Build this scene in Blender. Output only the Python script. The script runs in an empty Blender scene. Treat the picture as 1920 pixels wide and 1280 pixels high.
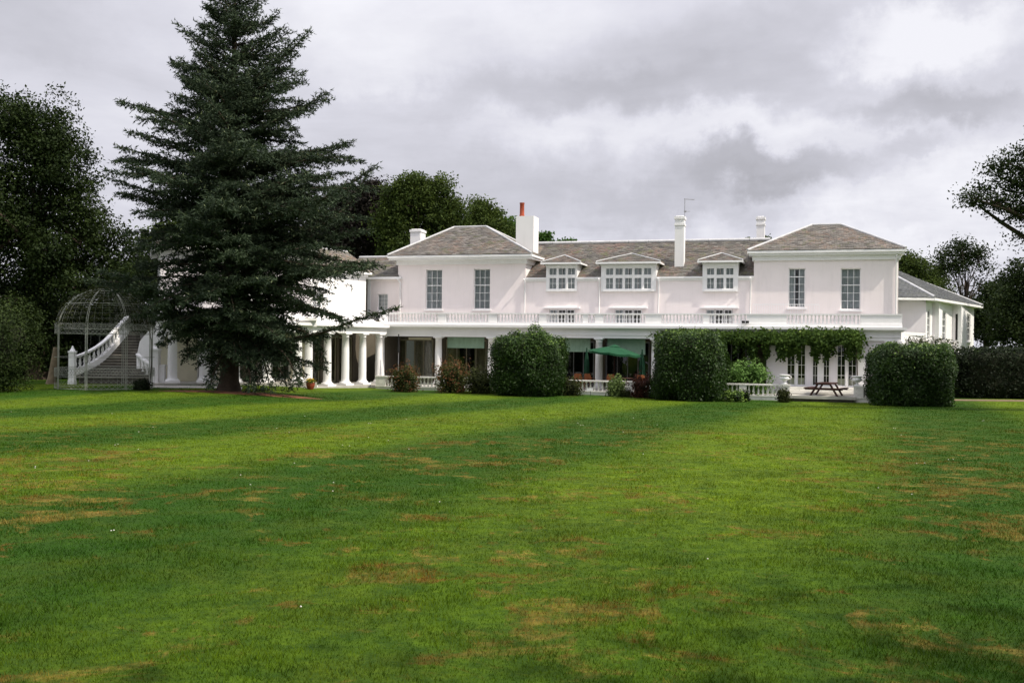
import bpy, math, random
import numpy as np
from mathutils import Vector, Matrix
sc = bpy.context.scene
# ------------------------------------------------------------------ camera
F = 1867.0; CZ = 2.95; ROLL = 0.011
cr, sr = math.cos(ROLL), math.sin(ROLL)
cam_d = bpy.data.cameras.new('camera'); cam = bpy.data.objects.new('camera', cam_d)
sc.collection.objects.link(cam)
cam_d.sensor_width = 36; cam_d.lens = F / 1920 * 36; cam_d.clip_start = 0.1; cam_d.clip_end = 4000
cam.matrix_world = Matrix(((cr, -sr, 0, 0), (0, 0, -1, 0), (sr, cr, 0, CZ), (0, 0, 0, 1)))
sc.camera = cam
# ------------------------------------------------------------------ colour management
vs = sc.view_settings
vs.view_transform = 'Standard'; vs.look = 'None'; vs.gamma = 1; vs.exposure = 0.0; vs.use_curve_mapping = False
sc.cycles.max_bounces = 8; sc.cycles.transparent_max_bounces = 12; sc.cycles.caustics_reflective = False; sc.cycles.caustics_refractive = False
# ------------------------------------------------------------------ sun and sky
SUN_AZ = math.radians(-28.0)      # angle from +X towards +Y of the direction TO the sun
SUN_EL = math.radians(51.0)
SUNV = Vector((math.cos(SUN_AZ) * math.cos(SUN_EL), math.sin(SUN_AZ) * math.cos(SUN_EL), math.sin(SUN_EL)))
sd = bpy.data.lights.new('sun', 'SUN'); sd.energy = 4.8; sd.angle = math.radians(0.8); sd.color = (1.0, 0.92, 0.80)
sun = bpy.data.objects.new('sun', sd); sc.collection.objects.link(sun)
sun.rotation_euler = SUNV.to_track_quat('Z', 'Y').to_euler()
world = bpy.data.worlds.new('World'); sc.world = world; world.use_nodes = True

class NT:
    def __init__(s, nt): s.nt = nt; s.n = nt.nodes; s.l = nt.links
    def node(s, t, **k):
        n = s.n.new(t)
        for a, b in k.items(): setattr(n, a, b)
        return n
    def put(s, sock, v):
        if hasattr(v, 'is_linked') or isinstance(v, bpy.types.NodeSocket): s.l.new(v, sock)
        else: sock.default_value = v
    def math(s, op, a, b=0.0, clamp=False):
        n = s.node('ShaderNodeMath', operation=op, use_clamp=clamp); s.put(n.inputs[0], a); s.put(n.inputs[1], b); return n.outputs[0]
    def vmath(s, op, a, b=None, out=0):
        n = s.node('ShaderNodeVectorMath', operation=op); s.put(n.inputs[0], a)
        if b is not None: s.put(n.inputs[1], b)
        return n.outputs[out]
    def noise(s, vec, scale, detail=3, rough=0.5, dist=0.0):
        n = s.node('ShaderNodeTexNoise'); s.l.new(vec, n.inputs['Vector'])
        n.inputs['Scale'].default_value = scale; n.inputs['Detail'].default_value = detail
        n.inputs['Roughness'].default_value = rough; n.inputs['Distortion'].default_value = dist
        return n.outputs[0]
    def mix(s, f, a, b, mode='MIX'):
        n = s.node('ShaderNodeMix', data_type='RGBA', blend_type=mode); n.clamp_factor = True
        s.put(n.inputs[0], f); s.put(n.inputs[6], a); s.put(n.inputs[7], b); return n.outputs[2]
    def ramp(s, v, a, b, lo=0.0, hi=1.0, smooth=True):
        n = s.node('ShaderNodeMapRange', interpolation_type='SMOOTHSTEP' if smooth else 'LINEAR')
        s.put(n.inputs[0], v); n.inputs[1].default_value = a; n.inputs[2].default_value = b
        n.inputs[3].default_value = lo; n.inputs[4].default_value = hi; return n.outputs[0]
def c4(c): return (c[0], c[1], c[2], 1.0)

W = NT(world.node_tree); W.n.clear()
wo = W.node('ShaderNodeOutputWorld'); bg = W.node('ShaderNodeBackground'); W.l.new(bg.outputs[0], wo.inputs[0])
sky = W.node('ShaderNodeTexSky', sky_type='NISHITA'); sky.sun_disc = False
sky.sun_elevation = SUN_EL; sky.sun_rotation = math.pi / 2 - SUN_AZ
tc = W.node('ShaderNodeTexCoord'); D0 = tc.outputs['Generated']
sp = W.node('ShaderNodeSeparateXYZ'); W.l.new(D0, sp.inputs[0]); DX, DY, DZ = sp.outputs
zc = W.math('ADD', W.math('MAXIMUM', DZ, 0.0), 0.13)
cb = W.node('ShaderNodeCombineXYZ')
W.l.new(W.math('DIVIDE', DX, zc), cb.inputs[0]); W.l.new(W.math('DIVIDE', DY, zc), cb.inputs[1]); cb.inputs[2].default_value = 1.7
PV = cb.outputs[0]
big = W.noise(PV, 0.42, 4, 0.55, 0.3)
med = W.noise(PV, 1.5, 8, 0.60, 0.4)
fine = W.noise(PV, 4.5, 6, 0.6, 0.3)
wn = W.node('ShaderNodeTexNoise'); W.l.new(D0, wn.inputs['Vector']); wn.inputs['Scale'].default_value = 7.0; wn.inputs['Detail'].default_value = 7; wn.inputs['Roughness'].default_value = 0.62
warp = W.vmath('SCALE', W.vmath('SUBTRACT', wn.outputs['Color'], (0.5, 0.5, 0.5)), None); warp.node.inputs['Scale'].default_value = 0.16
DW = W.vmath('ADD', D0, warp)
def cloud_bank(px, py, rx, ry, soft=1.0):
    d = Vector(((px - 960) / F, 1.0, (640 - py) / F)).normalized()
    v = W.vmath('MULTIPLY', W.vmath('SUBTRACT', DW, tuple(d)), (F / rx, 1.2, F / ry))
    ln = W.vmath('LENGTH', v, None, out=1)
    return W.ramp(ln, 0.35, 1.0 + 0.5 * soft, 1.0, 0.0)
val = W.math('MULTIPLY', W.math('SUBTRACT', big, 0.5), 0.20)
val = W.math('ADD', val, W.math('MULTIPLY', W.math('SUBTRACT', med, 0.5), 0.50))
val = W.math('ADD', val, W.math('MULTIPLY', W.math('SUBTRACT', fine, 0.5), 0.16))
val = W.math('ADD', val, 0.73)
for (px, py, rx, ry, amt, soft) in [
        (1460, 318, 230, 46, -0.27, .35), (1330, 300, 110, 34, -0.06, .3), (1380, 365, 260, 36, -0.12, .8), (920, 390, 350, 80, -0.15, 1.2),
        (1760, 185, 190, 38, -0.20, .45), (1250, 130, 360, 75, -0.15, 1.5), (1080, 190, 300, 45, -.10, 1.2),
        (1730, 60, 150, 60, 0.24, .45), (1600, 440, 260, 26, .08, .8), (1900, 300, 120, 60, .08, 1.0), (1180, 265, 330, 38, 0.05, 1.0), (1460, 225, 200, 22, 0.05, .8), (800, 60, 330, 90, 0.10, 1.5), (1700, 380, 260, 80, 0.12, 1.0),
        (720, 240, 200, 60, -0.07, 1.2), (150, 60, 300, 110, -0.03, 1.5), (1480, 10, 120, 30, -.05, .8), (60, 20, 120, 60, -.09, 1.), (1720, 265, 60, 22, -0.12, .5), (1150, 440, 200, 30, 0.06, 1.0)]:
    val = W.math('ADD', val, W.math('MULTIPLY', cloud_bank(px, py, rx, ry, soft), amt * 1.35))
col = W.node('ShaderNodeValToRGB'); W.l.new(val, col.inputs[0]); cr_ = col.color_ramp
cr_.elements[0].position = 0.20; cr_.elements[0].color = (0.42, 0.42, 0.46, 1)
cr_.elements[1].position = 0.98; cr_.elements[1].color = (0.90, 0.90, 0.96, 1)
e = cr_.elements.new(0.46); e.color = (0.54, 0.54, 0.60, 1)
e = cr_.elements.new(0.74); e.color = (0.71, 0.71, 0.79, 1)
# overcast skies brighten towards the zenith
gain = W.ramp(DZ, 0.30, 1.0, 1.0, SKYTOP := 2.6, smooth=False)
cl = W.mix(1.0, col.outputs[0], gain, 'MULTIPLY')
skc = W.vmath('SCALE', sky.outputs[0], None); skc.node.inputs['Scale'].default_value = 0.10
thin = W.ramp(big, 0.30, 0.50, 0.10, 0.0)
W.l.new(W.mix(thin, cl, skc), bg.inputs[0]); bg.inputs[1].default_value = 1.0

# ------------------------------------------------------------------ pixel rays -> places (used to survey the photograph)
def ray(px, py):
    cx, cy = (px - 960) / F, (640 - py) / F
    return Vector((cx * cr - cy * sr, 1.0, cy * cr + cx * sr))
def P(px, py, D):
    r = ray(px, py); return Vector((r.x * D, D, CZ + r.z * D))
TH = math.radians(-16.2); OX, OY = -8.1, 62.9
AU = Vector((math.cos(TH), math.sin(TH))); AV = Vector((-math.sin(TH), math.cos(TH)))
def H(px, py, v):
    r = ray(px, py); n = AV.x * r.x + AV.y
    D = (v + OX * AV.x + OY * AV.y) / n
    p = Vector((r.x * D - OX, D - OY)); return (p.dot(AU), CZ + r.z * D, D)
def U(px, v, py=560): return H(px, py, v)[0]
def HW(u, v): q = Vector((OX, OY)) + AU * u + AV * v; return q.x, q.y
def sstep(t): t = np.clip(t, 0, 1); return t * t * (3 - 2 * t)
def ground(x, y):
    x = np.asarray(x, float); y = np.asarray(y, float)
    g = 1.35 * (1 - np.clip(y / 50.0, -0.25, 1.0)) 
    g = np.where(y > 44, np.maximum(g, 0) , g)
    g = g + 0.40 * sstep((-x - 7) / 8.0) * sstep((y - 33) / 18.0)
    g = g - 0.06 * sstep((x - 2) / 6) * sstep((y - 38) / 10)
    return g
def gz(x, y): return float(ground(x, y))
def onground(px, D):
    r = ray(px, 640); return Vector((r.x * D, D, gz(r.x * D, D)))

# ------------------------------------------------------------------ object helpers
def link(o): sc.collection.objects.link(o); return o
def tag(o, label=None, cat=None, group=None, kind=None):
    if label: o['label'] = label
    if cat: o['category'] = cat
    if group: o['group'] = group
    if kind: o['kind'] = kind
    return o
def thing(name, label, cat, loc=(0, 0, 0), rotz=0.0, group=None):
    o = bpy.data.objects.new(name, None); link(o); o.location = loc; o.rotation_euler = (0, 0, rotz); o.empty_display_size = 0.3
    return tag(o, label, cat, group)
def copy_tree(o, parent=None):
    c = o.copy(); link(c); c.parent = parent
    for ch in list(o.children): copy_tree(ch, c)
    return c
def mesh_np(name, verts, faces, mat, parent=None, attr=None, smooth=False):
    verts = np.asarray(verts, np.float32); faces = np.asarray(faces, np.int32)
    k = faces.shape[1]; me = bpy.data.meshes.new(name)
    me.vertices.add(len(verts)); me.vertices.foreach_set('co', verts.ravel())
    me.loops.add(faces.size); me.loops.foreach_set('vertex_index', faces.ravel())
    me.polygons.add(len(faces)); me.polygons.foreach_set('loop_start', np.arange(0, faces.size, k, dtype=np.int32))
    if attr is not None:
        a = me.attributes.new('var', 'FLOAT', 'POINT'); a.data.foreach_set('value', np.asarray(attr, np.float32))
    me.update(calc_edges=True)
    if smooth: me.polygons.foreach_set('use_smooth', np.ones(len(faces), bool))
    me.materials.append(mat)
    o = bpy.data.objects.new(name, me); link(o); o.parent = parent
    return o
class MB:
    def __init__(s): s.v = []; s.f = []; s.sm = []
    def add(s, vs, fs, smooth=False):
        b = len(s.v); s.v += [tuple(p) for p in vs]; s.f += [tuple(b + i for i in f) for f in fs]; s.sm += [smooth] * len(fs); return s
    def box(s, x0, x1, y0, y1, z0, z1):
        return s.add([(x0, y0, z0), (x1, y0, z0), (x1, y1, z0), (x0, y1, z0), (x0, y0, z1), (x1, y0, z1), (x1, y1, z1), (x0, y1, z1)],
              [(0, 3, 2, 1), (4, 5, 6, 7), (0, 1, 5, 4), (1, 2, 6, 5), (2, 3, 7, 6), (3, 0, 4, 7)])
    def lathe(s, prof, n=16, cx=0, cy=0, smooth=True, ph=0.0, caps=True):
        vs = []; fs = []
        for r, z in prof:
            for i in range(n):
                a = 2 * math.pi * i / n + ph; vs.append((cx + r * math.cos(a), cy + r * math.sin(a), z))
        for j in range(len(prof) - 1):
            for i in range(n):
                a, b = j * n + i, j * n + (i + 1) % n; fs.append((a, b, b + n, a + n))
        s.add(vs, fs, smooth)
        if caps:
            s.add(vs[:n], [tuple(range(n - 1, -1, -1))]); s.add(vs[-n:], [tuple(range(n))])
        return s
    def tube(s, pts, r, n=6, smooth=True, caps=True):
        pts = [Vector(p) for p in pts]; m = len(pts)
        rs = r if isinstance(r, (list, tuple)) else [r] * m
        vs = []; fs = []; up = Vector((0, 0, 1))
        for i, p in enumerate(pts):
            t = (pts[min(i + 1, m - 1)] - pts[max(i - 1, 0)]).normalized()
            a = t.cross(up)
            if a.length < 0.05: a = t.cross(Vector((1, 0, 0)))
            a.normalize(); b = t.cross(a)
            for k in range(n):
                w = 2 * math.pi * k / n; vs.append(p + (a * math.cos(w) + b * math.sin(w)) * rs[i])
        for i in range(m - 1):
            for k in range(n):
                q, q2 = i * n + k, i * n + (k + 1) % n; fs.append((q, q2, q2 + n, q + n))
        s.add(vs, fs, smooth)
        if caps: s.add(vs[:n], [tuple(range(n - 1, -1, -1))]); s.add(vs[-n:], [tuple(range(n))])
        return s
    def prism(s, poly, z0, z1):
        n = len(poly); vs = [(x, y, z0) for x, y in poly] + [(x, y, z1) for x, y in poly]
        return s.add(vs, [tuple(range(n - 1, -1, -1)), tuple(range(n, 2 * n))] + [(i, (i + 1) % n, (i + 1) % n + n, i + n) for i in range(n)])
    def build(s, name, mat, parent=None, loc=None, rotz=None):
        me = bpy.data.meshes.new(name); me.from_pydata(s.v, [], s.f); me.update()
        me.polygons.foreach_set('use_smooth', np.array(s.sm, bool)); me.materials.append(mat)
        o = bpy.data.objects.new(name, me); link(o); o.parent = parent
        if loc is not None: o.location = loc
        if rotz is not None: o.rotation_euler = (0, 0, rotz)
        return o
def inst(src, loc, parent, rotz=0.0, scale=None):
    o = bpy.data.objects.new(src.name.split('.')[0], src.data); link(o); o.parent = parent; o.location = loc; o.rotation_euler = (0, 0, rotz)
    if scale: o.scale = scale
    return o

# ------------------------------------------------------------------ materials
def newmat(name):
    m = bpy.data.materials.new(name); m.use_nodes = True; N = NT(m.node_tree)
    b = N.n['Principled BSDF']; g = N.node('ShaderNodeNewGeometry'); return m, N, b, g.outputs['Position']
def simple(name, colr, rough=0.6, var=0.10, scale=3.0, metal=0.0, spec=0.3, bump=0.0, dirt=None):
    m, N, b, pos = newmat(name)
    t = N.node('ShaderNodeTexCoord').outputs['Object']
    n1 = N.noise(pos, scale, 5, 0.6)
    f = N.ramp(n1, 0.3, 0.7)
    dk = tuple(c * (1 - var) for c in colr); lt = tuple(min(1, c * (1 + var)) for c in colr)
    c = N.mix(f, c4(dk), c4(lt))
    if dirt:
        n2 = N.noise(pos, scale * 4.1, 6, 0.7); c = N.mix(N.ramp(n2, 0.52, 0.74, 0, dirt[1]), c, c4(dirt[0]))
    N.l.new(c, b.inputs['Base Color']); b.inputs['Roughness'].default_value = rough; b.inputs['Metallic'].default_value = metal
    b.inputs['Specular IOR Level'].default_value = spec
    if bump:
        bn = N.node('ShaderNodeBump'); bn.inputs['Strength'].default_value = 0.4; bn.inputs['Distance'].default_value = bump
        N.l.new(N.noise(pos, scale * 8, 4, 0.6), bn.inputs['Height']); N.l.new(bn.outputs[0], b.inputs['Normal'])
    return m
def render_wall(name, colr, streak=0.12):
    m, N, b, pos = newmat(name)
    mp = N.node('ShaderNodeMapping'); N.l.new(pos, mp.inputs[0]); mp.inputs['Scale'].default_value = (2.2, 2.2, 0.35)
    st = N.ramp(N.noise(mp.outputs[0], 1.5, 6, 0.65), 0.46, 0.78, 0, streak * 1.1)
    bl = N.ramp(N.noise(pos, 0.5, 5, 0.6), 0.35, 0.7)
    c = N.mix(bl, c4(tuple(x * .96 for x in colr)), c4(colr))
    c = N.mix(st, c, (0.42, 0.40, 0.36, 1))
    N.l.new(c, b.inputs['Base Color']); b.inputs['Roughness'].default_value = 0.75; b.inputs['Specular IOR Level'].default_value = 0.2
    bn = N.node('ShaderNodeBump'); bn.inputs['Strength'].default_value = 0.35; bn.inputs['Distance'].default_value = 0.01
    N.l.new(N.noise(pos, 22, 4, 0.6), bn.inputs['Height']); N.l.new(bn.outputs[0], b.inputs['Normal'])
    return m
M_wall = render_wall('wall_render_pink', (0.885, 0.808, 0.79))
M_white = render_wall('wall_render_white', (0.86, 0.85, 0.84), 0.10)
M_wallR = render_wall('wall_render_grey_and_shade', (0.80, 0.76, 0.78), 0.08)
M_trim = simple('white_paint', (0.85, 0.84, 0.83), 0.5, 0.03, 2.0, dirt=((0.45, 0.44, 0.38), 0.25))
M_cream = simple('cream_paint', (0.72, 0.68, 0.52), 0.55, 0.05, 2.0)
M_stone = simple('painted_stone', (0.74, 0.72, 0.66), 0.8, 0.10, 2.5, bump=0.01, dirt=((0.30, 0.29, 0.22), 0.55))
M_paving = simple('pale_paving', (0.42, 0.40, 0.36), 0.9, 0.15, 1.5, bump=0.01, dirt=((0.2, 0.2, 0.14), 0.4))
M_step = simple('shaded_weathered_step', (0.11, 0.10, 0.085), 0.9, 0.25, 2.5, bump=0.01, dirt=((0.08, 0.09, 0.05), 0.6))  # base tone darkened to stand for stair steps lying in shade
M_iron = simple('pale_iron', (0.34, 0.35, 0.30), 0.6, 0.15, 5, metal=0.0, dirt=((0.12, 0.14, 0.06), 0.6))
M_lead = simple('lead_flashing', (0.46, 0.46, 0.46), 0.6, 0.12, 2.0, dirt=((0.20, 0.20, 0.19), 0.5))
M_pot = simple('terracotta', (0.30, 0.062, 0.030), 0.8, 0.15, 6)
M_plant_pot = simple('red_brown_glazed_pot', (0.22, 0.045, 0.02), 0.5, 0.15, 6)
M_metal = simple('grey_metal', (0.25, 0.25, 0.26), 0.5, 0.1, 5, metal=0.3)
M_black = simple('black_metal', (0.02, 0.02, 0.02), 0.5, 0.1, 5)
M_gcloth = simple('green_canvas', (0.006, 0.058, 0.022), 0.9, 0.12, 2.0)
M_dgcloth = simple('dark_green_canvas', (0.008, 0.045, 0.022), 0.9, 0.15, 4.0)
M_wood = simple('red_brown_wood', (0.050, 0.018, 0.013), 0.55, 0.3, 9.0)
M_cane = simple('orange_cane', (0.26, 0.085, 0.03), 0.7, 0.25, 14.0)
M_curtain = simple('net_curtain', (0.50, 0.52, 0.56), 0.9, 0.06, 3.0)
M_gcurtain = simple('olive_curtain', (0.16, 0.15, 0.09), 0.9, 0.15, 3.0)
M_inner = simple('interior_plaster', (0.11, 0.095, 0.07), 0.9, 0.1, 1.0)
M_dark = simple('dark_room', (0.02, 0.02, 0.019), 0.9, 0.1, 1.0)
M_deck = simple('roof_deck_lead', (0.35, 0.35, 0.36), 0.8, 0.1, 1.0)
def m_blind():
    m, N, b, pos = newmat('pale_green_blind')
    w = N.noise(pos, 1.3, 2, 0.5)
    N.l.new(N.mix(w, (0.23, 0.36, 0.26, 1), (0.30, 0.43, 0.33, 1)), b.inputs['Base Color']); b.inputs['Roughness'].default_value = 0.8
    return m
M_blind = m_blind()
def m_glass():
    m, N, b, pos = newmat('window_glass'); N.n.remove(b)
    out = N.n['Material Output']
    fr = N.node('ShaderNodeFresnel'); fr.inputs[0].default_value = 1.5
    f = N.math('MULTIPLY', fr.outputs[0], 0.8)
    bn = N.node('ShaderNodeBump'); bn.inputs['Strength'].default_value = 0.12; bn.inputs['Distance'].default_value = 0.05
    N.l.new(N.noise(pos, 2.2, 2, 0.5), bn.inputs['Height'])
    t = N.node('ShaderNodeBsdfTransparent'); t.inputs[0].default_value = (0.95, 0.97, 0.96, 1)
    g = N.node('ShaderNodeBsdfGlossy'); g.inputs['Roughness'].default_value = 0.02; N.l.new(bn.outputs[0], g.inputs['Normal'])
    mx = N.node('ShaderNodeMixShader'); N.put(mx.inputs[0], f); N.l.new(t.outputs[0], mx.inputs[1]); N.l.new(g.outputs[0], mx.inputs[2])
    N.l.new(mx.outputs[0], out.inputs[0]); return m
M_glass = m_glass()
def m_slate(name, a, b_, lichen, moss, amt=0.5):
    m, N, b, pos = newmat(name)
    at = N.node('ShaderNodeAttribute'); at.attribute_name = 'var'; v = at.outputs['Fac']
    c = N.mix(v, c4(a), c4(b_))
    l1 = N.ramp(N.noise(pos, 0.9, 5, 0.65), 0.42, 0.66, 0, amt); l2 = N.ramp(N.noise(pos, 7.0, 4, 0.7), 0.42, 0.6)
    c = N.mix(N.math('MULTIPLY', l1, l2), c, c4(lichen))
    m1 = N.ramp(N.noise(pos, 1.7, 6, 0.7, 0.5), 0.52, 0.66, 0, 0.75)
    c = N.mix(m1, c, c4(moss))
    sp_ = N.ramp(N.noise(pos, 16.0, 3, 0.8), 0.60, 0.70, 0, 0.6)
    c = N.mix(sp_, c, (0.42, 0.41, 0.36, 1))
    N.l.new(c, b.inputs['Base Color']); b.inputs['Roughness'].default_value = 0.8
    bn = N.node('ShaderNodeBump'); bn.inputs['Strength'].default_value = 0.5; bn.inputs['Distance'].default_value = 0.02
    N.l.new(N.noise(pos, 18, 4, 0.6), bn.inputs['Height']); N.l.new(bn.outputs[0], b.inputs['Normal'])
    return m
M_slate = m_slate('lichened_slate', (0.11, 0.10, 0.09), (0.27, 0.25, 0.225), (0.36, 0.22, 0.15), (0.13, 0.14, 0.07), .55)
M_slate_main = m_slate('mossy_slate', (0.095, 0.088, 0.078), (0.22, 0.205, 0.18), (0.34, 0.18, 0.13), (0.15, 0.16, 0.07), .6)
M_slate_grey = m_slate('blue_grey_slate', (0.055, 0.06, 0.068), (0.11, 0.118, 0.125), (0.20, 0.20, 0.18), (0.09, 0.10, 0.07), .3)
def m_leaf(name, dark, light, tip=None, trans=0.25, rough=0.65, spec=0.12, low=0.35):
    m, N, b, pos = newmat(name); out = N.n['Material Output']
    at = N.node('ShaderNodeAttribute'); at.attribute_name = 'var'
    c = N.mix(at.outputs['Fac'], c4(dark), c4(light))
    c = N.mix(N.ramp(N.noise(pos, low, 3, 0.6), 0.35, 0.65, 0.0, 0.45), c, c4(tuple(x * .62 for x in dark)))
    if tip: c = N.mix(N.ramp(at.outputs['Fac'], 0.86, 0.98), c, c4(tip))
    N.l.new(c, b.inputs['Base Color']); b.inputs['Roughness'].default_value = rough; b.inputs['Specular IOR Level'].default_value = spec
    tr = N.node('ShaderNodeBsdfTranslucent'); N.l.new(N.mix(0.5, c, c4(tuple(min(1, x * 1.6) for x in light))), tr.inputs[0])
    mx = N.node('ShaderNodeMixShader'); mx.inputs[0].default_value = trans
    N.l.new(b.outputs[0], mx.inputs[1]); N.l.new(tr.outputs[0], mx.inputs[2]); N.l.new(mx.outputs[0], out.inputs[0]); return m
M_cedar = m_leaf('cedar_needles', (0.012, 0.025, 0.013), (0.074, 0.102, 0.052), tip=(0.17, 0.20, 0.10), trans=0.08, rough=0.7, spec=0.15, low=0.5)
M_oakl = m_leaf('oak_leaves', (0.012, 0.022, 0.006), (0.038, 0.060, 0.014), trans=0.18)
M_limel = m_leaf('beech_green_leaves', (0.018, 0.036, 0.007), (0.105, 0.145, 0.028), tip=(0.14, 0.17, 0.05), trans=0.22)
M_purple = m_leaf('copper_beech_leaves', (0.010, 0.009, 0.008), (0.040, 0.032, 0.024), trans=0.12)
M_darkl = m_leaf('dark_tree_leaves', (0.008, 0.018, 0.004), (0.038, 0.058, 0.011), trans=0.12)
M_laurel = m_leaf('laurel_leaves', (0.010, 0.026, 0.004), (0.046, 0.092, 0.014), tip=(0.15, 0.23, 0.04), trans=0.14, rough=0.45, spec=0.18)
M_yew = m_leaf('yew_leaves', (0.005, 0.010, 0.003), (0.015, 0.025, 0.007), trans=0.08)
M_vine = m_leaf('wisteria_leaves', (0.022, 0.050, 0.008), (0.11, 0.18, 0.03), tip=(0.26, 0.32, 0.09), trans=0.28)
M_bright = m_leaf('bright_shrub_leaves', (0.025, 0.065, 0.010), (0.085, 0.17, 0.03), tip=(0.14, 0.24, 0.06), trans=0.25)
M_olive = m_leaf('olive_shrub_leaves', (0.013, 0.019, 0.005), (0.050, 0.060, 0.015), trans=0.15)
M_redl = m_leaf('red_tipped_leaves', (0.020, 0.032, 0.008), (0.070, 0.078, 0.020), tip=(0.12, 0.050, 0.022), trans=0.25)
M_dred = m_leaf('dark_red_leaves', (0.022, 0.014, 0.008), (0.085, 0.03, 0.02), trans=0.2)
M_pale = m_leaf('pale_grass_leaves', (0.05, 0.09, 0.02), (0.16, 0.22, 0.07), trans=0.25)
M_bloom = simple('white_bloom', (0.75, 0.72, 0.66), 0.7, 0.1, 20)
M_yellow = simple('yellow_bloom', (0.70, 0.45, 0.03), 0.7, 0.2, 20)
M_bark = simple('bark', (0.055, 0.040, 0.028), 0.95, 0.35, 3.0, bump=0.03)
M_paleb = simple('pale_bare_bark', (0.16, 0.125, 0.08), 0.9, 0.3, 3.0, bump=0.02)
# ------------------------------------------------------------------ ground
def lawn_nodes(N, pos, blade=False):
    sp = N.node('ShaderNodeSeparateXYZ'); N.l.new(pos, sp.inputs[0]); X, Y = sp.outputs[0], sp.outputs[1]
    flat = N.node('ShaderNodeCombineXYZ'); N.l.new(X, flat.inputs[0]); N.l.new(Y, flat.inputs[1]); fp = flat.outputs[0]
    wob = N.math('MULTIPLY', N.math('SUBTRACT', N.noise(fp, 0.10, 3, 0.5), 0.5), 1.1)
    s = N.math('ADD', N.math('SUBTRACT', N.math('MULTIPLY', X, 0.935), N.math('MULTIPLY', Y, 0.355)), wob)
    st = N.math('SINE', N.math('ADD', N.math('MULTIPLY', s, 2 * math.pi / 9.4), STRIPE_PH := 3.24))
    st = N.ramp(st, -0.7, 0.7); st = N.math('MULTIPLY', st, N.ramp(Y, 4.0, 16.0, 0.40, 1.0))
    lush = N.mix(st, (0.030, 0.088, 0.004, 1), (0.200, 0.285, 0.009, 1))
    n_big = N.noise(fp, 0.16, 4, 0.6)
    lush = N.mix(N.ramp(n_big, 0.38, 0.66, 0, 0.35), lush, (0.030, 0.085, 0.006, 1))
    n_mid = N.noise(fp, 0.8, 6, 0.65, 0.5)
    lush = N.mix(N.ramp(n_mid, 0.40, 0.68, 0, 0.6), lush, (0.095, 0.125, 0.010, 1))
    n_dk = N.noise(fp, 1.7, 5, 0.6)
    lush = N.mix(N.ramp(n_dk, 0.50, 0.72, 0, 0.55), lush, (0.022, 0.062, 0.006, 1))
    # worn dry patches, most of them in a belt across the middle of the lawn
    belt = N.math('MULTIPLY', N.ramp(Y, 4.0, 8.0, 0.75, 1.0), N.ramp(Y, 20.0, 34.0, 1.0, 0.15))
    pn = N.noise(fp, 1.25, 9, 0.72, 0.9); pb = N.noise(fp, 0.22, 3, 0.5)
    pa = N.ramp(N.math('ADD', pn, N.math('MULTIPLY', N.math('SUBTRACT', pb, 0.5), 0.50)), 0.528, 0.60)
    pa = N.math('MULTIPLY', pa, belt)
    pf = N.ramp(N.noise(fp, 4.0, 8, 0.8), 0.40, 0.56, 0.12, 1.0)
    dry = N.mix(N.ramp(N.noise(fp, 1.1, 3, 0.5), 0.42, 0.60), (0.215, 0.082, 0.018, 1), (0.37, 0.235, 0.055, 1))
    return lush, dry, N.math('MULTIPLY', pa, pf), fp
def m_lawn():
    m, N, b, pos = newmat('lawn_grass')
    lush, dry, f, fp = lawn_nodes(N, pos)
    fn = N.noise(fp, 5.0, 8, 0.85); fn2 = N.noise(fp, 45.0, 3, 0.7)
    c = N.mix(N.math('MULTIPLY', f, 0.85), lush, dry)
    c = N.mix(N.ramp(fn, 0.34, 0.74, 0.9, 0.0), c, (0.018, 0.050, 0.005, 1))
    c = N.mix(N.ramp(fn2, 0.50, 0.80, 0.0, 0.35), c, (0.14, 0.20, 0.03, 1))
    N.l.new(c, b.inputs['Base Color']); b.inputs['Roughness'].default_value = 0.9; b.inputs['Specular IOR Level'].default_value = 0.08
    bn = N.node('ShaderNodeBump'); bn.inputs['Strength'].default_value = 0.9; bn.inputs['Distance'].default_value = 0.05
    hh = N.math('ADD', N.noise(fp, 9, 6, 0.8), N.math('MULTIPLY', N.noise(fp, 2.0, 3, .6), 1.0))
    N.l.new(hh, bn.inputs['Height']); N.l.new(bn.outputs[0], b.inputs['Normal'])
    return m
def m_blade():
    m, N, b, pos = newmat('grass_blade'); out = N.n['Material Output']
    lush, dry, f, fp = lawn_nodes(N, pos)
    at = N.node('ShaderNodeAttribute'); at.attribute_name = 'var'
    c = N.mix(N.math('MULTIPLY', f, 0.9), lush, dry)
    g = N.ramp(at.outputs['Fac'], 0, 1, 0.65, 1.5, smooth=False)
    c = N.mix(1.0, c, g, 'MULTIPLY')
    c = N.mix(N.ramp(N.noise(fp, 3.2, 6, 0.75), 0.38, 0.66, 0.55, 0.0), c, (0.016, 0.050, 0.004, 1))
    N.l.new(c, b.inputs['Base Color']); b.inputs['Roughness'].default_value = 0.7; b.inputs['Specular IOR Level'].default_value = 0.04
    tr = N.node('ShaderNodeBsdfTranslucent'); N.l.new(c, tr.inputs[0])
    mx = N.node('ShaderNodeMixShader'); mx.inputs[0].default_value = 0.3
    N.l.new(b.outputs[0], mx.inputs[1]); N.l.new(tr.outputs[0], mx.inputs[2]); N.l.new(mx.outputs[0], out.inputs[0]); return m
M_lawn = m_lawn(); M_blade = m_blade()
def axis(a, b, step, far):
    core = np.arange(a, b + step, step); lo = a - np.geomspace(step, far, 18)[::-1]; hi = core[-1] + np.geomspace(step, far, 18)
    return np.concatenate([lo, core, hi])
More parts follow.
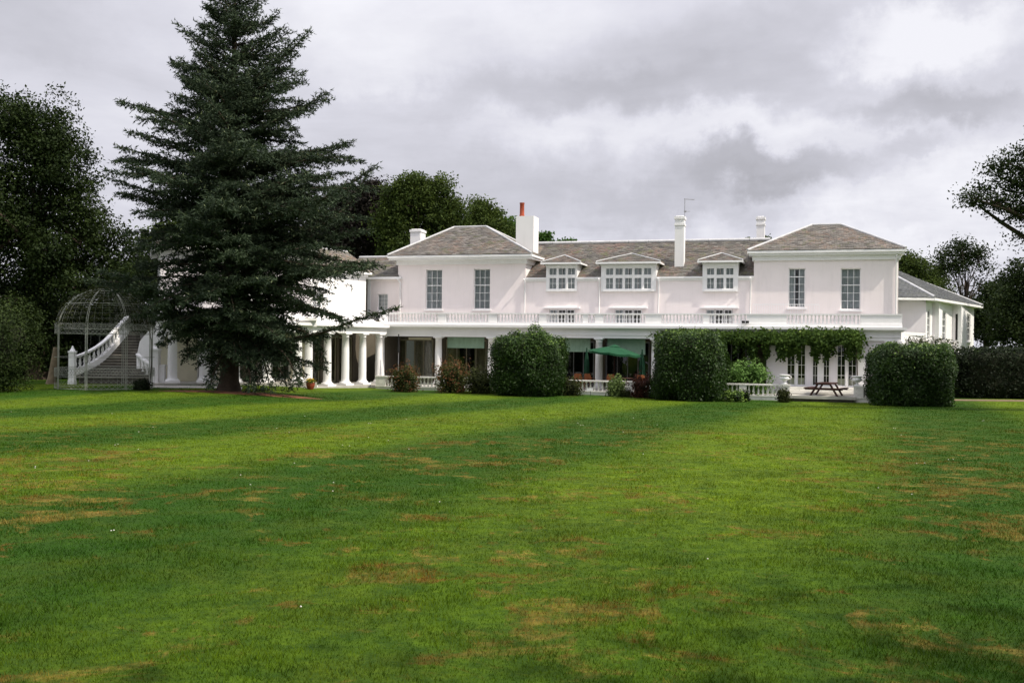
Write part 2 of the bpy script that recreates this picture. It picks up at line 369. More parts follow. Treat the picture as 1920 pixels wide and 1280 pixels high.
def grid_mesh(xs, ys, zf, name, mat):
    Xg, Yg = np.meshgrid(xs, ys); Z = zf(Xg, Yg); nx = len(xs)
    v = np.stack([Xg.ravel(), Yg.ravel(), Z.ravel()], 1)
    i = np.arange(len(ys) - 1)[:, None] * nx + np.arange(nx - 1)[None, :]; i = i.ravel()
    return mesh_np(name, v, np.stack([i, i + 1, i + nx + 1, i + nx], 1), mat, smooth=True)
def lawn_z(X, Y):
    return ground(X, Y) + 0.02 * np.sin(X * .31 + 1) * np.cos(Y * .23) * (Y < 44) 
o = grid_mesh(axis(-45, 45, 0.75, 1400), axis(-20, 110, 0.75, 1400), lawn_z, 'lawn', M_lawn)
tag(o, 'wide mown lawn with faint stripes and dry brown patches', None, kind='structure')

# grass blades, dense near the camera and thinning out with distance
rg = np.random.default_rng(7)
def blades(n, d0, d1, length, width, seed, bias=1.0):
    r_ = np.random.default_rng(seed)
    y = d0 * (d1 / d0) ** (r_.random(n) ** bias)
    x = (r_.random(n) * 2 - 1) * (y * 0.62 + 3.2)
    z = lawn_z(x, y)
    clump = 0.75 + 0.5 * (np.sin(x * 3.1 + 2 * np.sin(y * 2.3)) * np.sin(y * 2.7 + 1.3 * np.sin(x * 1.9)))
    L = length * (0.45 + 0.75 * r_.random(n)) * np.clip(clump, 0.5, 1.25)
    Wd = width * (0.6 + 0.8 * r_.random(n)) * (0.35 + y / 9.0)
    a = r_.random(n) * 2 * np.pi; lean = (0.35 + 0.65 * r_.random(n)) * L
    la = r_.random(n) * 2 * np.pi
    dx, dy = np.cos(a) * Wd / 2, np.sin(a) * Wd / 2
    v = np.zeros((n, 3, 3), np.float32)
    v[:, 0] = np.stack([x - dx, y - dy, z - 0.004], 1); v[:, 1] = np.stack([x + dx, y + dy, z - 0.004], 1)
    v[:, 2] = np.stack([x + np.cos(la) * lean, y + np.sin(la) * lean, z + L], 1)
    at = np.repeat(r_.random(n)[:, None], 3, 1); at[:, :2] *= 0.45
    return v.reshape(-1, 3), at.ravel()
vv, aa = [], []
for args in [(800000, 3.2, 54.0, 0.034, 0.0058, 1, 1.0)]:
    v_, a_ = blades(*args); vv.append(v_); aa.append(a_)
V = np.concatenate(vv); A = np.concatenate(aa)
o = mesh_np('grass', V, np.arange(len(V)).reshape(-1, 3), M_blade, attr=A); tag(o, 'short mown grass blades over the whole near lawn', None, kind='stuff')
# a few uncut seed stalks and daisies
mb = MB(); mf = MB(); rs = random.Random(4)
for (px, py) in [(385, 935), (490, 985), (340, 990), (275, 1050), (95, 1070), (362, 1055), (1560, 1030), (1385, 1110), (440, 830), (1345, 905)]:
    D = 1.3 * F / (py - 640); 
    for _ in range(6): 
        p = onground(px, D); D = (CZ - p.z) * F / (py - 640 - ROLL * (px - 960))
    p = onground(px, D); p.x += rs.uniform(-.05, .05)
    for k in range(2):
        h = rs.uniform(.07, .15); q = p + Vector((rs.uniform(-.04, .04), rs.uniform(-.02, .02), 0))
        mb.tube([q, q + Vector((.006, 0, h * .6)), q + Vector((.02, 0, h))], [.0016, .0014, .0008], 3)
o = mb.build('uncut_grass', M_pale); tag(o, 'few taller pale seed stalks left standing in the lawn', None, kind='stuff')
for k in range(40):
    D = rs.uniform(6, 34); px = rs.uniform(0, 1920); p = onground(px, D); s = 0.005 + D * 0.0004
    for j in range(rs.choice([1, 1, 2])):
        q = p + Vector((rs.uniform(-.1, .1), rs.uniform(-.1, .1), .03))
        mf.lathe([(s * .2, q.z), (s, q.z + .004), (s * .5, q.z + .010)], 6, q.x, q.y)
o = mf.build('daisies', M_bloom); tag(o, 'tiny white daisies dotted through the lawn', None, kind='stuff')

# bark mulch / bare earth under the cedar
CED = onground(430, 48.3)
def blob_sheet(name, mat, cx, cy, rx, ry, lift, seed, label, n=72, soft=0.18):
    r_ = random.Random(seed); ph = [r_.uniform(0, 6.28) for _ in range(6)]
    ring = []
    for i in range(n):
        a = 2 * math.pi * i / n; k = 1 + soft * sum(math.sin((j + 2) * a + ph[j]) / (j + 1.5) for j in range(6))
        ring.append((cx + rx * k * math.cos(a), cy + ry * k * math.sin(a)))
    vs = [(cx, cy, gz(cx, cy) + lift)]; fs = []
    for t in (.33, .66, 1.0):
        for x, y in ring:
            X, Y = cx + (x - cx) * t, cy + (y - cy) * t; vs.append((X, Y, float(lawn_z(np.array(X), np.array(Y))) + lift - (0.03 if t == 1 else 0)))
    for i in range(n): fs.append((0, 1 + i, 1 + (i + 1) % n))
    for q in range(2):
        for i in range(n):
            a, b2 = 1 + q * n + i, 1 + q * n + (i + 1) % n; fs.append((a, a + n, b2 + n, b2))
    mb = MB(); mb.add(vs, fs, True); o = mb.build(name, mat); return tag(o, label, None, kind='structure')
M_mulch = simple('fallen_needles', (0.16, 0.060, 0.028), 0.95, 0.35, 2.2, bump=0.04, dirt=((0.05, 0.09, 0.02), 0.8))
blob_sheet('bare_earth', M_mulch, CED.x + 0.9, CED.y - 0.9, 3.4, 1.5, 0.03, 3, 'orange brown fallen needles and bare earth under the cedar')

# ------------------------------------------------------------------ foliage generators
def leaf_quads(C, size, rng, nrm=None, up=0.4, aspect=0.6, sizes=None):
    n = len(C)
    N_ = rng.normal(size=(n, 3)); 
    if nrm is not None: N_ = N_ * 0.75 + nrm * 1.0
    N_[:, 2] += up; N_ /= np.linalg.norm(N_, axis=1)[:, None] + 1e-9
    T = np.cross(N_, rng.normal(size=(n, 3))); T /= np.linalg.norm(T, axis=1)[:, None] + 1e-9
    B = np.cross(N_, T); s = (size * (0.6 + 0.8 * rng.random(n)) if sizes is None else sizes)[:, None]
    v = np.stack([C - T * s, C + B * s * aspect + N_ * s * .15, C + T * s, C - B * s * aspect + N_ * s * .15], 1)
    return v.reshape(-1, 3)
def quads_obj(name, v, mat, parent, att):
    n = len(v) // 4
    return mesh_np(name, v, np.arange(4 * n).reshape(-1, 4), mat, parent, np.repeat(att, 4))
def crown_cloud(blobs, nleaf, leaf, rng, clump=0.55, per=60, shell=0.45, flat=0.7, gaps=0.0, lobes=False):
    """blobs: (x,y,z,rx,ry,rz); returns leaf centres, clump centres, var"""
    B = np.array(blobs, float)
    if lobes:   # break every mass of the crown into smaller overlapping lobes
        out = []
        for b_ in B:
            m = 9; k = np.arange(m); dd = np.stack([np.cos(k * 2.4 + b_[0]), np.sin(k * 2.4 + b_[0]), 1 - 2 * (k + .5) / m], 1); rr2 = np.sqrt(1 - dd[:, 2] ** 2); dd[:, 0] *= rr2; dd[:, 1] *= rr2
            for j in range(m):
                f = rng.uniform(.34, .50); q = rng.uniform(.58, .80); out.append([*(b_[:3] + dd[j] * b_[3:6] * q), *(b_[3:6] * f)])
            out.append([*b_[:3], *(b_[3:6] * .6)])
        B = np.array(out)
    vol = B[:, 3] * B[:, 4] * B[:, 5]; pr = vol ** .75; pr /= pr.sum()
    nc = max(1, nleaf // per); bi = rng.choice(len(B), nc, p=pr)
    d = rng.normal(size=(nc, 3)); d /= np.linalg.norm(d, axis=1)[:, None]
    r = rng.random(nc) ** shell
    C = B[bi, :3] + d * r[:, None] * B[bi, 3:6]
    cs = clump * (0.5 + rng.random(nc))
    li = np.repeat(np.arange(nc), per); g = np.clip(rng.normal(size=(nc * per, 3)), -1.5, 1.5) * cs[li][:, None] * np.array([1, 1, flat])
    Pp = C[li] + g
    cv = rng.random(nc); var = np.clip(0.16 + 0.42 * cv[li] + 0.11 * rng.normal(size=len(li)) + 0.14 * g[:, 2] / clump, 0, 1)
    nr = d[li]
    return Pp, C, var, nr
def tree(name, label, cat, base, height, blobs, mat, nleaf, leaf=0.13, clump=0.5, per=60, seed=1, trunk_r=0.35, shell=0.45, group=None, limbs=22, twig=True, barkmat=None, fork=0.35, limbr=None, lobes=True):
    rng = np.random.default_rng(seed); rr = random.Random(seed)
    root = thing(name, label, cat, tuple(base), 0, group); b = np.array(base)
    Pp, C, var, nr = crown_cloud([(x - b[0], y - b[1], z - b[2], rx, ry, rz) for x, y, z, rx, ry, rz in blobs], nleaf, leaf, rng, clump, per, shell, lobes=lobes)
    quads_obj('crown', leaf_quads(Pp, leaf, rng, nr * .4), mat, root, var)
    cen = C.mean(0); mb = MB()
    top = Vector((cen[0] * .6, cen[1] * .6, height * 0.72)); f = Vector((cen[0] * .1, cen[1] * .1, height * fork))
    mb.tube([(0, 0, -.3), (0, 0, 0.1), (0.03, 0, .8), f * .6 + Vector((.1, 0, 0)), f, f.lerp(top, .5) + Vector((.2, .1, 0)), top],
            [trunk_r * 1.7, trunk_r * 1.35, trunk_r * 1.05, trunk_r * .95, trunk_r * .8, trunk_r * .45, trunk_r * .15], 9)
    idx = rng.choice(len(C), min(limbs, len(C)), replace=False); tips = []
    for i in idx:
        e = Vector(C[i]); t0 = rr.uniform(0.0, .75); s = f.lerp(top, t0) if e.z > f.z else f * rr.uniform(.75, 1)
        m1 = s.lerp(e, .4) + Vector((rr.uniform(-.4, .4), rr.uniform(-.4, .4), rr.uniform(.0, .6))); r0 = trunk_r * (.42 - .25 * t0)
        r0 = min(r0, limbr) if limbr else r0; pts = [s, m1, s.lerp(e, .75) + Vector((rr.uniform(-.3, .3), rr.uniform(-.3, .3), .2)), e]
        mb.tube(pts, [r0, r0 * .65, r0 * .4, r0 * .12], 5); tips += [(pts[2], r0 * .35), (m1, r0 * .5)]
    if twig and tips:
        T = np.array([t[0][:] for t in tips])
        for i in rng.choice(len(C), min(160, len(C)), replace=False):
            e = C[i]; j = int(np.argmin(((T - e) ** 2).sum(1))); s = Vector(T[j]); e = Vector(e)
            if (e - s).length < height * .35:
                mb.tube([s, s.lerp(e, .5) + Vector((0, 0, .15)), e], [tips[j][1] * .5 + .01, .02, .008], 3, caps=False)
    mb.build('trunk', barkmat or M_bark, root)
    return root
def pxblobs(lst, D, depth=1.0, seed=0):
    """lst: (px,py,rx_px,ry_px[,dD]) silhouette circles at distance D"""
    out = []
    for it in lst:
        px, py, rx, ry = it[:4]; dd = it[4] if len(it) > 4 else 0; d = D + dd; p = P(px, py, d); k = d / F
        out.append((p.x, p.y, p.z, rx * k, max(rx, ry) * k * depth, ry * k))
    return out
def bush(name, label, cat, cx, cy, z0, sx, sy, sz, mat, n, leaf, seed, expo=4.0, lump=0.12, group=None, rot=0.0, core=True, crownlift=None, toplight=0.25, out=0.10, vn=.13, corek=.86):
    """clipped or natural shrub: super-ellipsoid shell of leaves over a solid core coloured dark as inner shade"""
    rng = np.random.default_rng(seed)
    root = thing(name, label, cat, (cx, cy, z0), rot, group)
    ph = rng.random(12) * 6.28
    def radius(d):
        e = expo; r = (np.abs(d[:, 0]) ** e + np.abs(d[:, 1]) ** e + np.abs(d[:, 2]) ** e) ** (-1 / e)
        l = sum(np.sin(d[:, 0] * (3 + j) * 1.3 + ph[j]) * np.sin(d[:, 1] * (2 + j) * 1.7 + ph[j + 4]) * np.cos(d[:, 2] * (2.5 + j) + ph[j + 8]) for j in range(4))
        return r * (1 + lump * l)
    def place(d, k): 
        p = d * radius(d)[:, None] * k[:, None]
        h = sz / 2; p = p * np.array([sx / 2, sy / 2, h]); p[:, 2] += h * .98
        if crownlift: p[:, 2] += np.where(p[:, 2] > h, crownlift(p[:, 0] / sx) * (p[:, 2] / sz - .5) * 2, 0)
        return p
    d = rng.normal(size=(n, 3)); d = np.sign(d) * np.abs(d) ** 0.8; d /= np.linalg.norm(d, axis=1)[:, None]
    k = 1 - 0.16 * rng.random(n) ** 1.6 + out * np.minimum(np.abs(rng.normal(size=n)) ** 2, 2.2) * 0.5
    p = place(d, k); p[:, 2] = np.maximum(p[:, 2], 0.02)
    ww = np.sin(p[:, 0] * 4.1 + ph[0]) * np.sin(p[:, 1] * 3.7 + ph[1]) * np.sin(p[:, 2] * 4.5 + ph[2])
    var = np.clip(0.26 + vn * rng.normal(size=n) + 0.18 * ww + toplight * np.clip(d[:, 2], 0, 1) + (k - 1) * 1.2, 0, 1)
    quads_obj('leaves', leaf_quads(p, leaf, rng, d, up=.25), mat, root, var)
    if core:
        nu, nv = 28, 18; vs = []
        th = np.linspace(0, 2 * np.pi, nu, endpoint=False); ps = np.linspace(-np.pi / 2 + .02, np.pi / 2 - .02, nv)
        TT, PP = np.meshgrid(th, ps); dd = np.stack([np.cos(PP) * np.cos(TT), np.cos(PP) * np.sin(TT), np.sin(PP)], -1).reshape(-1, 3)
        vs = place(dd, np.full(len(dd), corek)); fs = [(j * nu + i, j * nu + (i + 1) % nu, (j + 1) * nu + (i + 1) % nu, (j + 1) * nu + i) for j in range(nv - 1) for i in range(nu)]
        mesh_np('twigs', vs, fs, M_core_shade, root, smooth=True)  # solid shell coloured dark to stand for the shade among the twigs
    return root
M_core_shade = simple('shaded_twigs', (0.018, 0.022, 0.010), 0.95, 0.3, 5)
# ------------------------------------------------------------------ building helpers
def wall_open(x0, x1, z0, z1, y0, y1, openings):
    """vertical wall slab with real openings (x0,x1,z0,z1)"""
    mb = MB(); ops = [(max(a, x0), min(b, x1), max(c, z0), min(d, z1)) for a, b, c, d in openings]
    xs = sorted({round(q, 4) for q in [x0, x1] + [t for o_ in ops for t in o_[:2]]}); zs = sorted({round(q, 4) for q in [z0, z1] + [t for o_ in ops for t in o_[2:]]})
    def solid(i, j):
        if i < 0 or j < 0 or i >= len(xs) - 1 or j >= len(zs) - 1: return False
        cx, cz = (xs[i] + xs[i + 1]) / 2, (zs[j] + zs[j + 1]) / 2
        return not any(a < cx < b and c < cz < d for a, b, c, d in ops)
    for i in range(len(xs) - 1):
        for j in range(len(zs) - 1):
            if not solid(i, j): continue
            a, b, c, d = xs[i], xs[i + 1], zs[j], zs[j + 1]
            mb.add([(a, y0, c), (b, y0, c), (b, y0, d), (a, y0, d)], [(0, 1, 2, 3)]); mb.add([(a, y1, c), (b, y1, c), (b, y1, d), (a, y1, d)], [(3, 2, 1, 0)])
            if not solid(i - 1, j): mb.add([(a, y0, c), (a, y0, d), (a, y1, d), (a, y1, c)], [(0, 1, 2, 3)])
            if not solid(i + 1, j): mb.add([(b, y0, c), (b, y1, c), (b, y1, d), (b, y0, d)], [(0, 1, 2, 3)])
            if not solid(i, j - 1): mb.add([(a, y0, c), (a, y1, c), (b, y1, c), (b, y0, c)], [(0, 1, 2, 3)])
            if not solid(i, j + 1): mb.add([(a, y0, d), (b, y0, d), (b, y1, d), (a, y1, d)], [(0, 1, 2, 3)])
    return mb
def window(parent, x0, x1, z0, z1, y, cols, rows, fw=0.06, bar=0.026, curtain=None, name='window', sill=True, meet=None, mat=None, rec=0.10, drape=0.5, seed=0, barsx=True, surround=False):
    """frame mesh (the part) with glass panes, curtain and sill as sub-parts; y = outer wall face"""
    mat = mat or M_trim; mb = MB(); ya, yb = y + rec, y + rec + 0.06
    mb.box(x0, x0 + fw, ya, yb, z0, z1); mb.box(x1 - fw, x1, ya, yb, z0, z1)
    mb.box(x0 + fw, x1 - fw, ya, yb, z1 - fw, z1); mb.box(x0 + fw, x1 - fw, ya, yb, z0, z0 + fw * 1.3)
    W_, H_ = (x1 - x0 - 2 * fw), (z1 - z0 - 2.3 * fw); zb = z0 + 1.3 * fw
    for i in range(1, cols):
        xx = x0 + fw + W_ * i / cols; mb.box(xx - bar / 2, xx + bar / 2, ya + .012, yb - .012, zb, z1 - fw)
    for j in range(1, rows):
        zz = zb + H_ * j / rows; b2 = bar * (2.0 if meet == j else 1)
        mb.box(x0 + fw, x1 - fw, ya + (.004 if meet == j else .014), yb - (.004 if meet == j else .014), zz - b2 / 2, zz + b2 / 2)
    if surround:
        s = .10
        mb.box(x0 - s, x0, y - .03, y + rec, z0 - .02, z1 + s); mb.box(x1, x1 + s, y - .03, y + rec, z0 - .02, z1 + s); mb.box(x0, x1, y - .03, y + rec, z1, z1 + s)
    fr = mb.build(name, mat, parent)
    pw, ph = W_ / cols, H_ / rows; pn = None; rp = random.Random(int(x0 * 997) + seed)
    for i in range(cols):
        for j in range(rows):
            cxp, czp = x0 + fw + pw * (i + .5), zb + ph * (j + .5)
            if pn is None:
                g = MB().box(-pw / 2, pw / 2, -.003, .003, -ph / 2, ph / 2); pn = g.build('pane', M_glass, fr, (cxp, y + rec + .03, czp))
            else: inst(pn, (cxp, y + rec + .03, czp), fr).rotation_euler = (rp.uniform(-.012, .012), 0, rp.uniform(-.012, .012))
    if sill:
        MB().box(x0 - .08, x1 + .08, y - .10, y + rec + .01, z0 - .09, z0 - .001).build('sill', mat, fr)
    if curtain is not None:
        rr = random.Random(seed * 7 + int(x0 * 100)); yc = y + rec + .115
        for side in (0, 1):
            if drape >= .5: a, b = (x0 + .02, (x0 + x1) / 2) if side == 0 else ((x0 + x1) / 2 + .001, x1 - .02)
            else: a, b = (x0 + .02, x0 + (x1 - x0) * drape) if side == 0 else (x1 - (x1 - x0) * drape, x1 - .02)
            n = max(6, int((b - a) / .035)); vs = []; ph0 = rr.uniform(0, 6)
            for k in range(n + 1):
                t = k / n; xx = a + (b - a) * t; dy = .028 * math.sin(t * n * .75 + ph0) + .012 * math.sin(t * n * .31 + ph0 * 2)
                vs += [(xx, yc + dy, z0), (xx, yc + dy * .6, z1)]
            fs = [(2 * k, 2 * k + 2, 2 * k + 3, 2 * k + 1) for k in range(n)]
            MB().add(vs, fs, True).build('curtain', curtain, fr)
    return fr
def slate_face(acc, E0, E1, R0, R1, sw=0.30, ch=0.20, seed=0, lift=0.03):
    """stepped courses of slates between an eave edge E0-E1 and a ridge edge R0-R1; acc = [verts, faces, var]"""
    E0, E1, R0, R1 = map(Vector, (E0, E1, R0, R1)); rr = random.Random(seed)
    ex = (E1 - E0); L = ex.length; ex.normalize(); up = (R0 - E0) - ex * (R0 - E0).dot(ex); S = up.length; up.normalize(); nr = ex.cross(up); 
    if nr.z < 0: nr = -nr
    r0 = (R0 - E0).dot(ex); r1 = (R1 - E0).dot(ex); nC = max(1, int(S / ch)); ch = S / nC
    for j in range(nC):
        t = (j + .5) / nC; a = r0 * t; b = L + (r1 - L) * t; off = (j % 2) * sw / 2
        x = a - ((a - off) % sw)
        while x < b:
            xa, xb = max(x + .006, a), min(x + sw - .006, b); x += sw
            if xb - xa < .03: continue
            zt = lift + rr.uniform(-.006, .010); z0 = j * ch - .012 + rr.uniform(-.008, .008); z1 = (j + 1) * ch + .01
            tb = .028 + rr.uniform(0, .014) if rr.random() > .03 else .05
            base = len(acc[0]); q = lambda s_, y_, h_: E0 + ex * s_ + up * y_ + nr * h_
            acc[0] += [q(xa, z0, zt - .03), q(xb, z0, zt - .03), q(xb, z0, zt + tb), q(xa, z0, zt + tb), q(xb, z1, zt), q(xa, z1, zt)]
            acc[1] += [(base, base + 1, base + 2, base + 3), (base + 3, base + 2, base + 4, base + 5)]
            v_ = min(1, max(0, rr.gauss(.45, .27))); acc[2] += [v_] * 6
def slates_build(acc, mat, parent, name='slates'):
    o = mesh_np(name, [p[:] for p in acc[0]], acc[1], mat, parent, acc[2]); o['kind'] = 'stuff'; return o
def hip_roof(parent, x0, x1, y0, y1, z0, rx0, rx1, ry, rz, mat, seed=1, sw=.30, ch=.20, back=True):
    mb = MB(); vs = [(x0, y0, z0), (x1, y0, z0), (x1, y1, z0), (x0, y1, z0), (rx0, ry, rz), (rx1, ry, rz)]
    mb.add(vs, [(0, 1, 5, 4), (1, 2, 5), (2, 3, 4, 5), (3, 0, 4), (0, 3, 2, 1)]); rf = mb.build('roof', mat, parent)
    acc = [[], [], []]
    slate_face(acc, vs[0], vs[1], vs[4], vs[5], sw, ch, seed); slate_face(acc, vs[1], vs[2], vs[5], vs[5], sw, ch, seed + 1)
    slate_face(acc, vs[3], vs[0], vs[4], vs[4], sw, ch, seed + 2)
    if back: slate_face(acc, vs[2], vs[3], vs[5], vs[4], sw * 1.5, ch * 1.5, seed + 3)
    slates_build(acc, mat, rf)
    for a, b in ((0, 4), (1, 5), (4, 5), (2, 5), (3, 4)):
        p, q = Vector(vs[a]), Vector(vs[b]); m = MB(); n = 6 if a != 4 else 3
        pts = [p.lerp(q, t / n) + Vector((0, 0, .055)) for t in range(n + 1)]; m.tube(pts, .085, 6); m.build('ridge_flashing', M_lead, rf)
    return rf
def column_mb(z0, z1, r, sq=True, base=1.0, n=20):
    h = z1 - z0; mb = MB()
    pr = [(r * 1.32 * base, z0 + .10), (r * 1.36 * base, z0 + .14), (r * 1.30 * base, z0 + .19), (r * 1.12, z0 + .22), (r * 1.10, z0 + .26), (r * 1.02, z0 + .32), (r, z0 + .42), (r * 1.0, z0 + h * .35), (r * .94, z0 + h * .7),
          (r * .86, z1 - .24), (r * .93, z1 - .235), (r * .93, z1 - .21), (r * .86, z1 - .20), (r * .86, z1 - .155), (r * 1.08, z1 - .10), (r * 1.10, z1 - .075)]
    mb.lathe(pr, n); s = r * 1.42 * base; mb.box(-s, s, -s, s, z0, z0 + .10); s = r * 1.2; mb.box(-s, s, -s, s, z1 - .075, z1)
    return mb
def baluster_mb(h, r, n=8):
    return MB().lathe([(r * .95, 0), (r * .95, h * .08), (r * .45, h * .16), (r * .98, h * .36), (r * .62, h * .6), (r * .40, h * .84), (r * .9, h * .90), (r * .9, h)], n, ph=math.pi / 8, caps=False)

# ------------------------------------------------------------------ the main house
V1 = 3.2; DECK = 3.95; FL = 0.20; ENT = 3.20
house = thing('country_house', 'long white and pale pink house with two hipped pavilions, dormers and a ground floor loggia', 'house', (OX, OY, 0), TH)
UE = U(1690, 0, 610)                       # right end of the loggia
a0, a1 = U(746, V1), U(985, V1)            # left pavilion
b0, b1 = U(1413, V1), U(1684, V1)          # right pavilion
EZ = 8.45; MZ = 6.98
# upper walls with real window openings
def win_rect(px0, px1, py0, py1, v): return (U(px0, v), U(px1, v), H((px0 + px1) / 2, py1, v)[1], H((px0 + px1) / 2, py0, v)[1])
wL = [win_rect(798, 829, 505, 580, V1), win_rect(888, 919, 504, 580, V1)]
wR = [win_rect(1478, 1510, 503, 577, V1), win_rect(1576, 1614, 503, 581, V1)]
for w, nm in ((wL, 0), (wR, 1)):
    x0, x1 = (a0, a1) if nm == 0 else (b0, b1)
    wm = M_wall
    wall_open(x0, x1, DECK, EZ - .1, V1, V1 + .35, w).build('wall', wm, house)
    MB().box(x0, x0 + .35, V1 + .35, V1 + 8.3, DECK, EZ - .1).build('wall', M_white, house)
    MB().box(x1 - .35, x1, V1 + .35, V1 + 8.3, DECK, EZ - .1).build('wall', M_white, house)
    MB().box(x0 + .35, x1 - .35, V1 + 7.95, V1 + 8.3, DECK, EZ - .1).build('wall', M_white, house)
    MB().box(x0 + .35, x1 - .35, V1 + 3.0, V1 + 3.2, DECK, EZ - .1).build('partition', M_inner, house)
    for k, q in enumerate(w):
        window(house, *q, V1, 3, 5 if not (nm == 1 and k == 0) else 5, curtain=M_curtain, meet=3 if (nm == 0 or k == 1) else 4, seed=k + nm * 3, drape=.5 if (k == 1 or nm == 0) else .42)
# middle block wall: lower three-light windows behind the balustrade, dormer openings cut through the gutter line
dorm = [(1024, 1082, 1028, 1080, 3), (1127, 1230, 1134, 1223, 5), (1317, 1384, 1323, 1377, 3)]
lowW = [(1030, 1078), (1153, 1204), (1324, 1374)]
ops = []; dinfo = []
for d0, d1, w0, w1, nl in dorm:
    zb = H((w0 + w1) / 2, 543, V1)[1]; zt = H((w0 + w1) / 2, 502, V1)[1]
    dinfo.append((U(d0, V1), U(d1, V1), U(w0, V1), U(w1, V1), zb, zt, nl)); ops.append((U(w0, V1), U(w1, V1), zb, MZ))
for p0, p1 in lowW: ops.append((U(p0, V1), U(p1, V1), DECK + .1, H(p0, 580, V1)[1]))
wall_open(a1, b0, DECK, MZ, V1, V1 + .3, ops).build('wall', M_wall, house)
MB().box(a1, b0, V1 + 3.4, V1 + 3.6, DECK, MZ + .9).build('partition', M_inner, house)
MB().box(a1, b0, V1 + 9.3, V1 + 9.6, 0, MZ).build('wall', M_white, house)
for p0, p1 in lowW:
    x0, x1 = U(p0, V1), U(p1, V1); zt = H(p0, 580, V1)[1]; w3 = (x1 - x0) / 3
    for k in range(3): window(house, x0 + k * w3 + .02, x0 + (k + 1) * w3 - .02, DECK + .12, zt, V1, 2, 3, fw=.05, bar=.022, curtain=M_curtain if k == 0 else None, sill=False, drape=.42, seed=k, rec=.04)
    MB().box(x0 - .35, x1 + .35, V1 - .32, V1, zt + .06, zt + .13).box(x0 - .12, x1 + .12, V1 - .03, V1, zt + .13, zt + .22).build('window_hood', M_trim, house)
# main roof between and behind the pavilions
RY = V1 + 5.0; RZ = 9.62; OV = -.02
ru0, ru1 = a1 - 1.0, b0 + 1.0
SL = (RZ - MZ) / (RY - V1 + OV); mb = MB(); cuts = []; cur = ru0
for d0, d1, x0, x1, zb, zt, nl in dinfo: cuts += [(cur, d0, 0.0), (d0, d1, .98)]; cur = d1
cuts.append((cur, ru1, 0.0))
for xa, xb, dzc in cuts:
    yc = V1 - OV + dzc / SL; mb.add([(xa, yc, MZ + dzc), (xb, yc, MZ + dzc), (xb, RY, RZ), (xa, RY, RZ)], [(0, 1, 2, 3)])
mb.add([(ru0, V1 + .4, MZ - .05), (ru1, V1 + .4, MZ - .05), (ru1, RY, RZ), (ru0, RY, RZ), (ru0, V1 + 9.8, MZ), (ru1, V1 + 9.8, MZ)], [(3, 2, 5, 4), (0, 3, 4), (1, 5, 2)])
mroof = mb.build('roof', M_slate_main, house)
acc = [[], [], []]
for ki, (xa, xb, dzc) in enumerate(cuts):
    xa, xb = max(xa, a1 + .02), min(xb, b0 - .02); yc = V1 - OV - .03 + dzc / SL
    slate_face(acc, (xa, yc, MZ + dzc), (xb, yc, MZ + dzc), (xa, RY, RZ), (xb, RY, RZ), .30, .20, 11 + ki)
slates_build(acc, M_slate_main, mroof)
for k in range(12):
    x = a1 - .8 + (b0 - a1 + 1.6) * k / 12; x2 = a1 - .8 + (b0 - a1 + 1.6) * (k + 1) / 12
    MB().tube([(x + .01, RY, RZ + .08), (x2 - .01, RY, RZ + .08)], .13, 8).build('ridge_tile', M_lead, mroof)
for xa, xb, dzc in cuts:
    if dzc == 0: xa, xb = max(xa, a1), min(xb, b0); MB().box(xa, xb, V1 - .15, V1 - .003, MZ - .07, MZ + .04).box(xa, xb, V1 - .05, V1 - .003, MZ - .20, MZ - .07).build('gutter', M_trim, house)
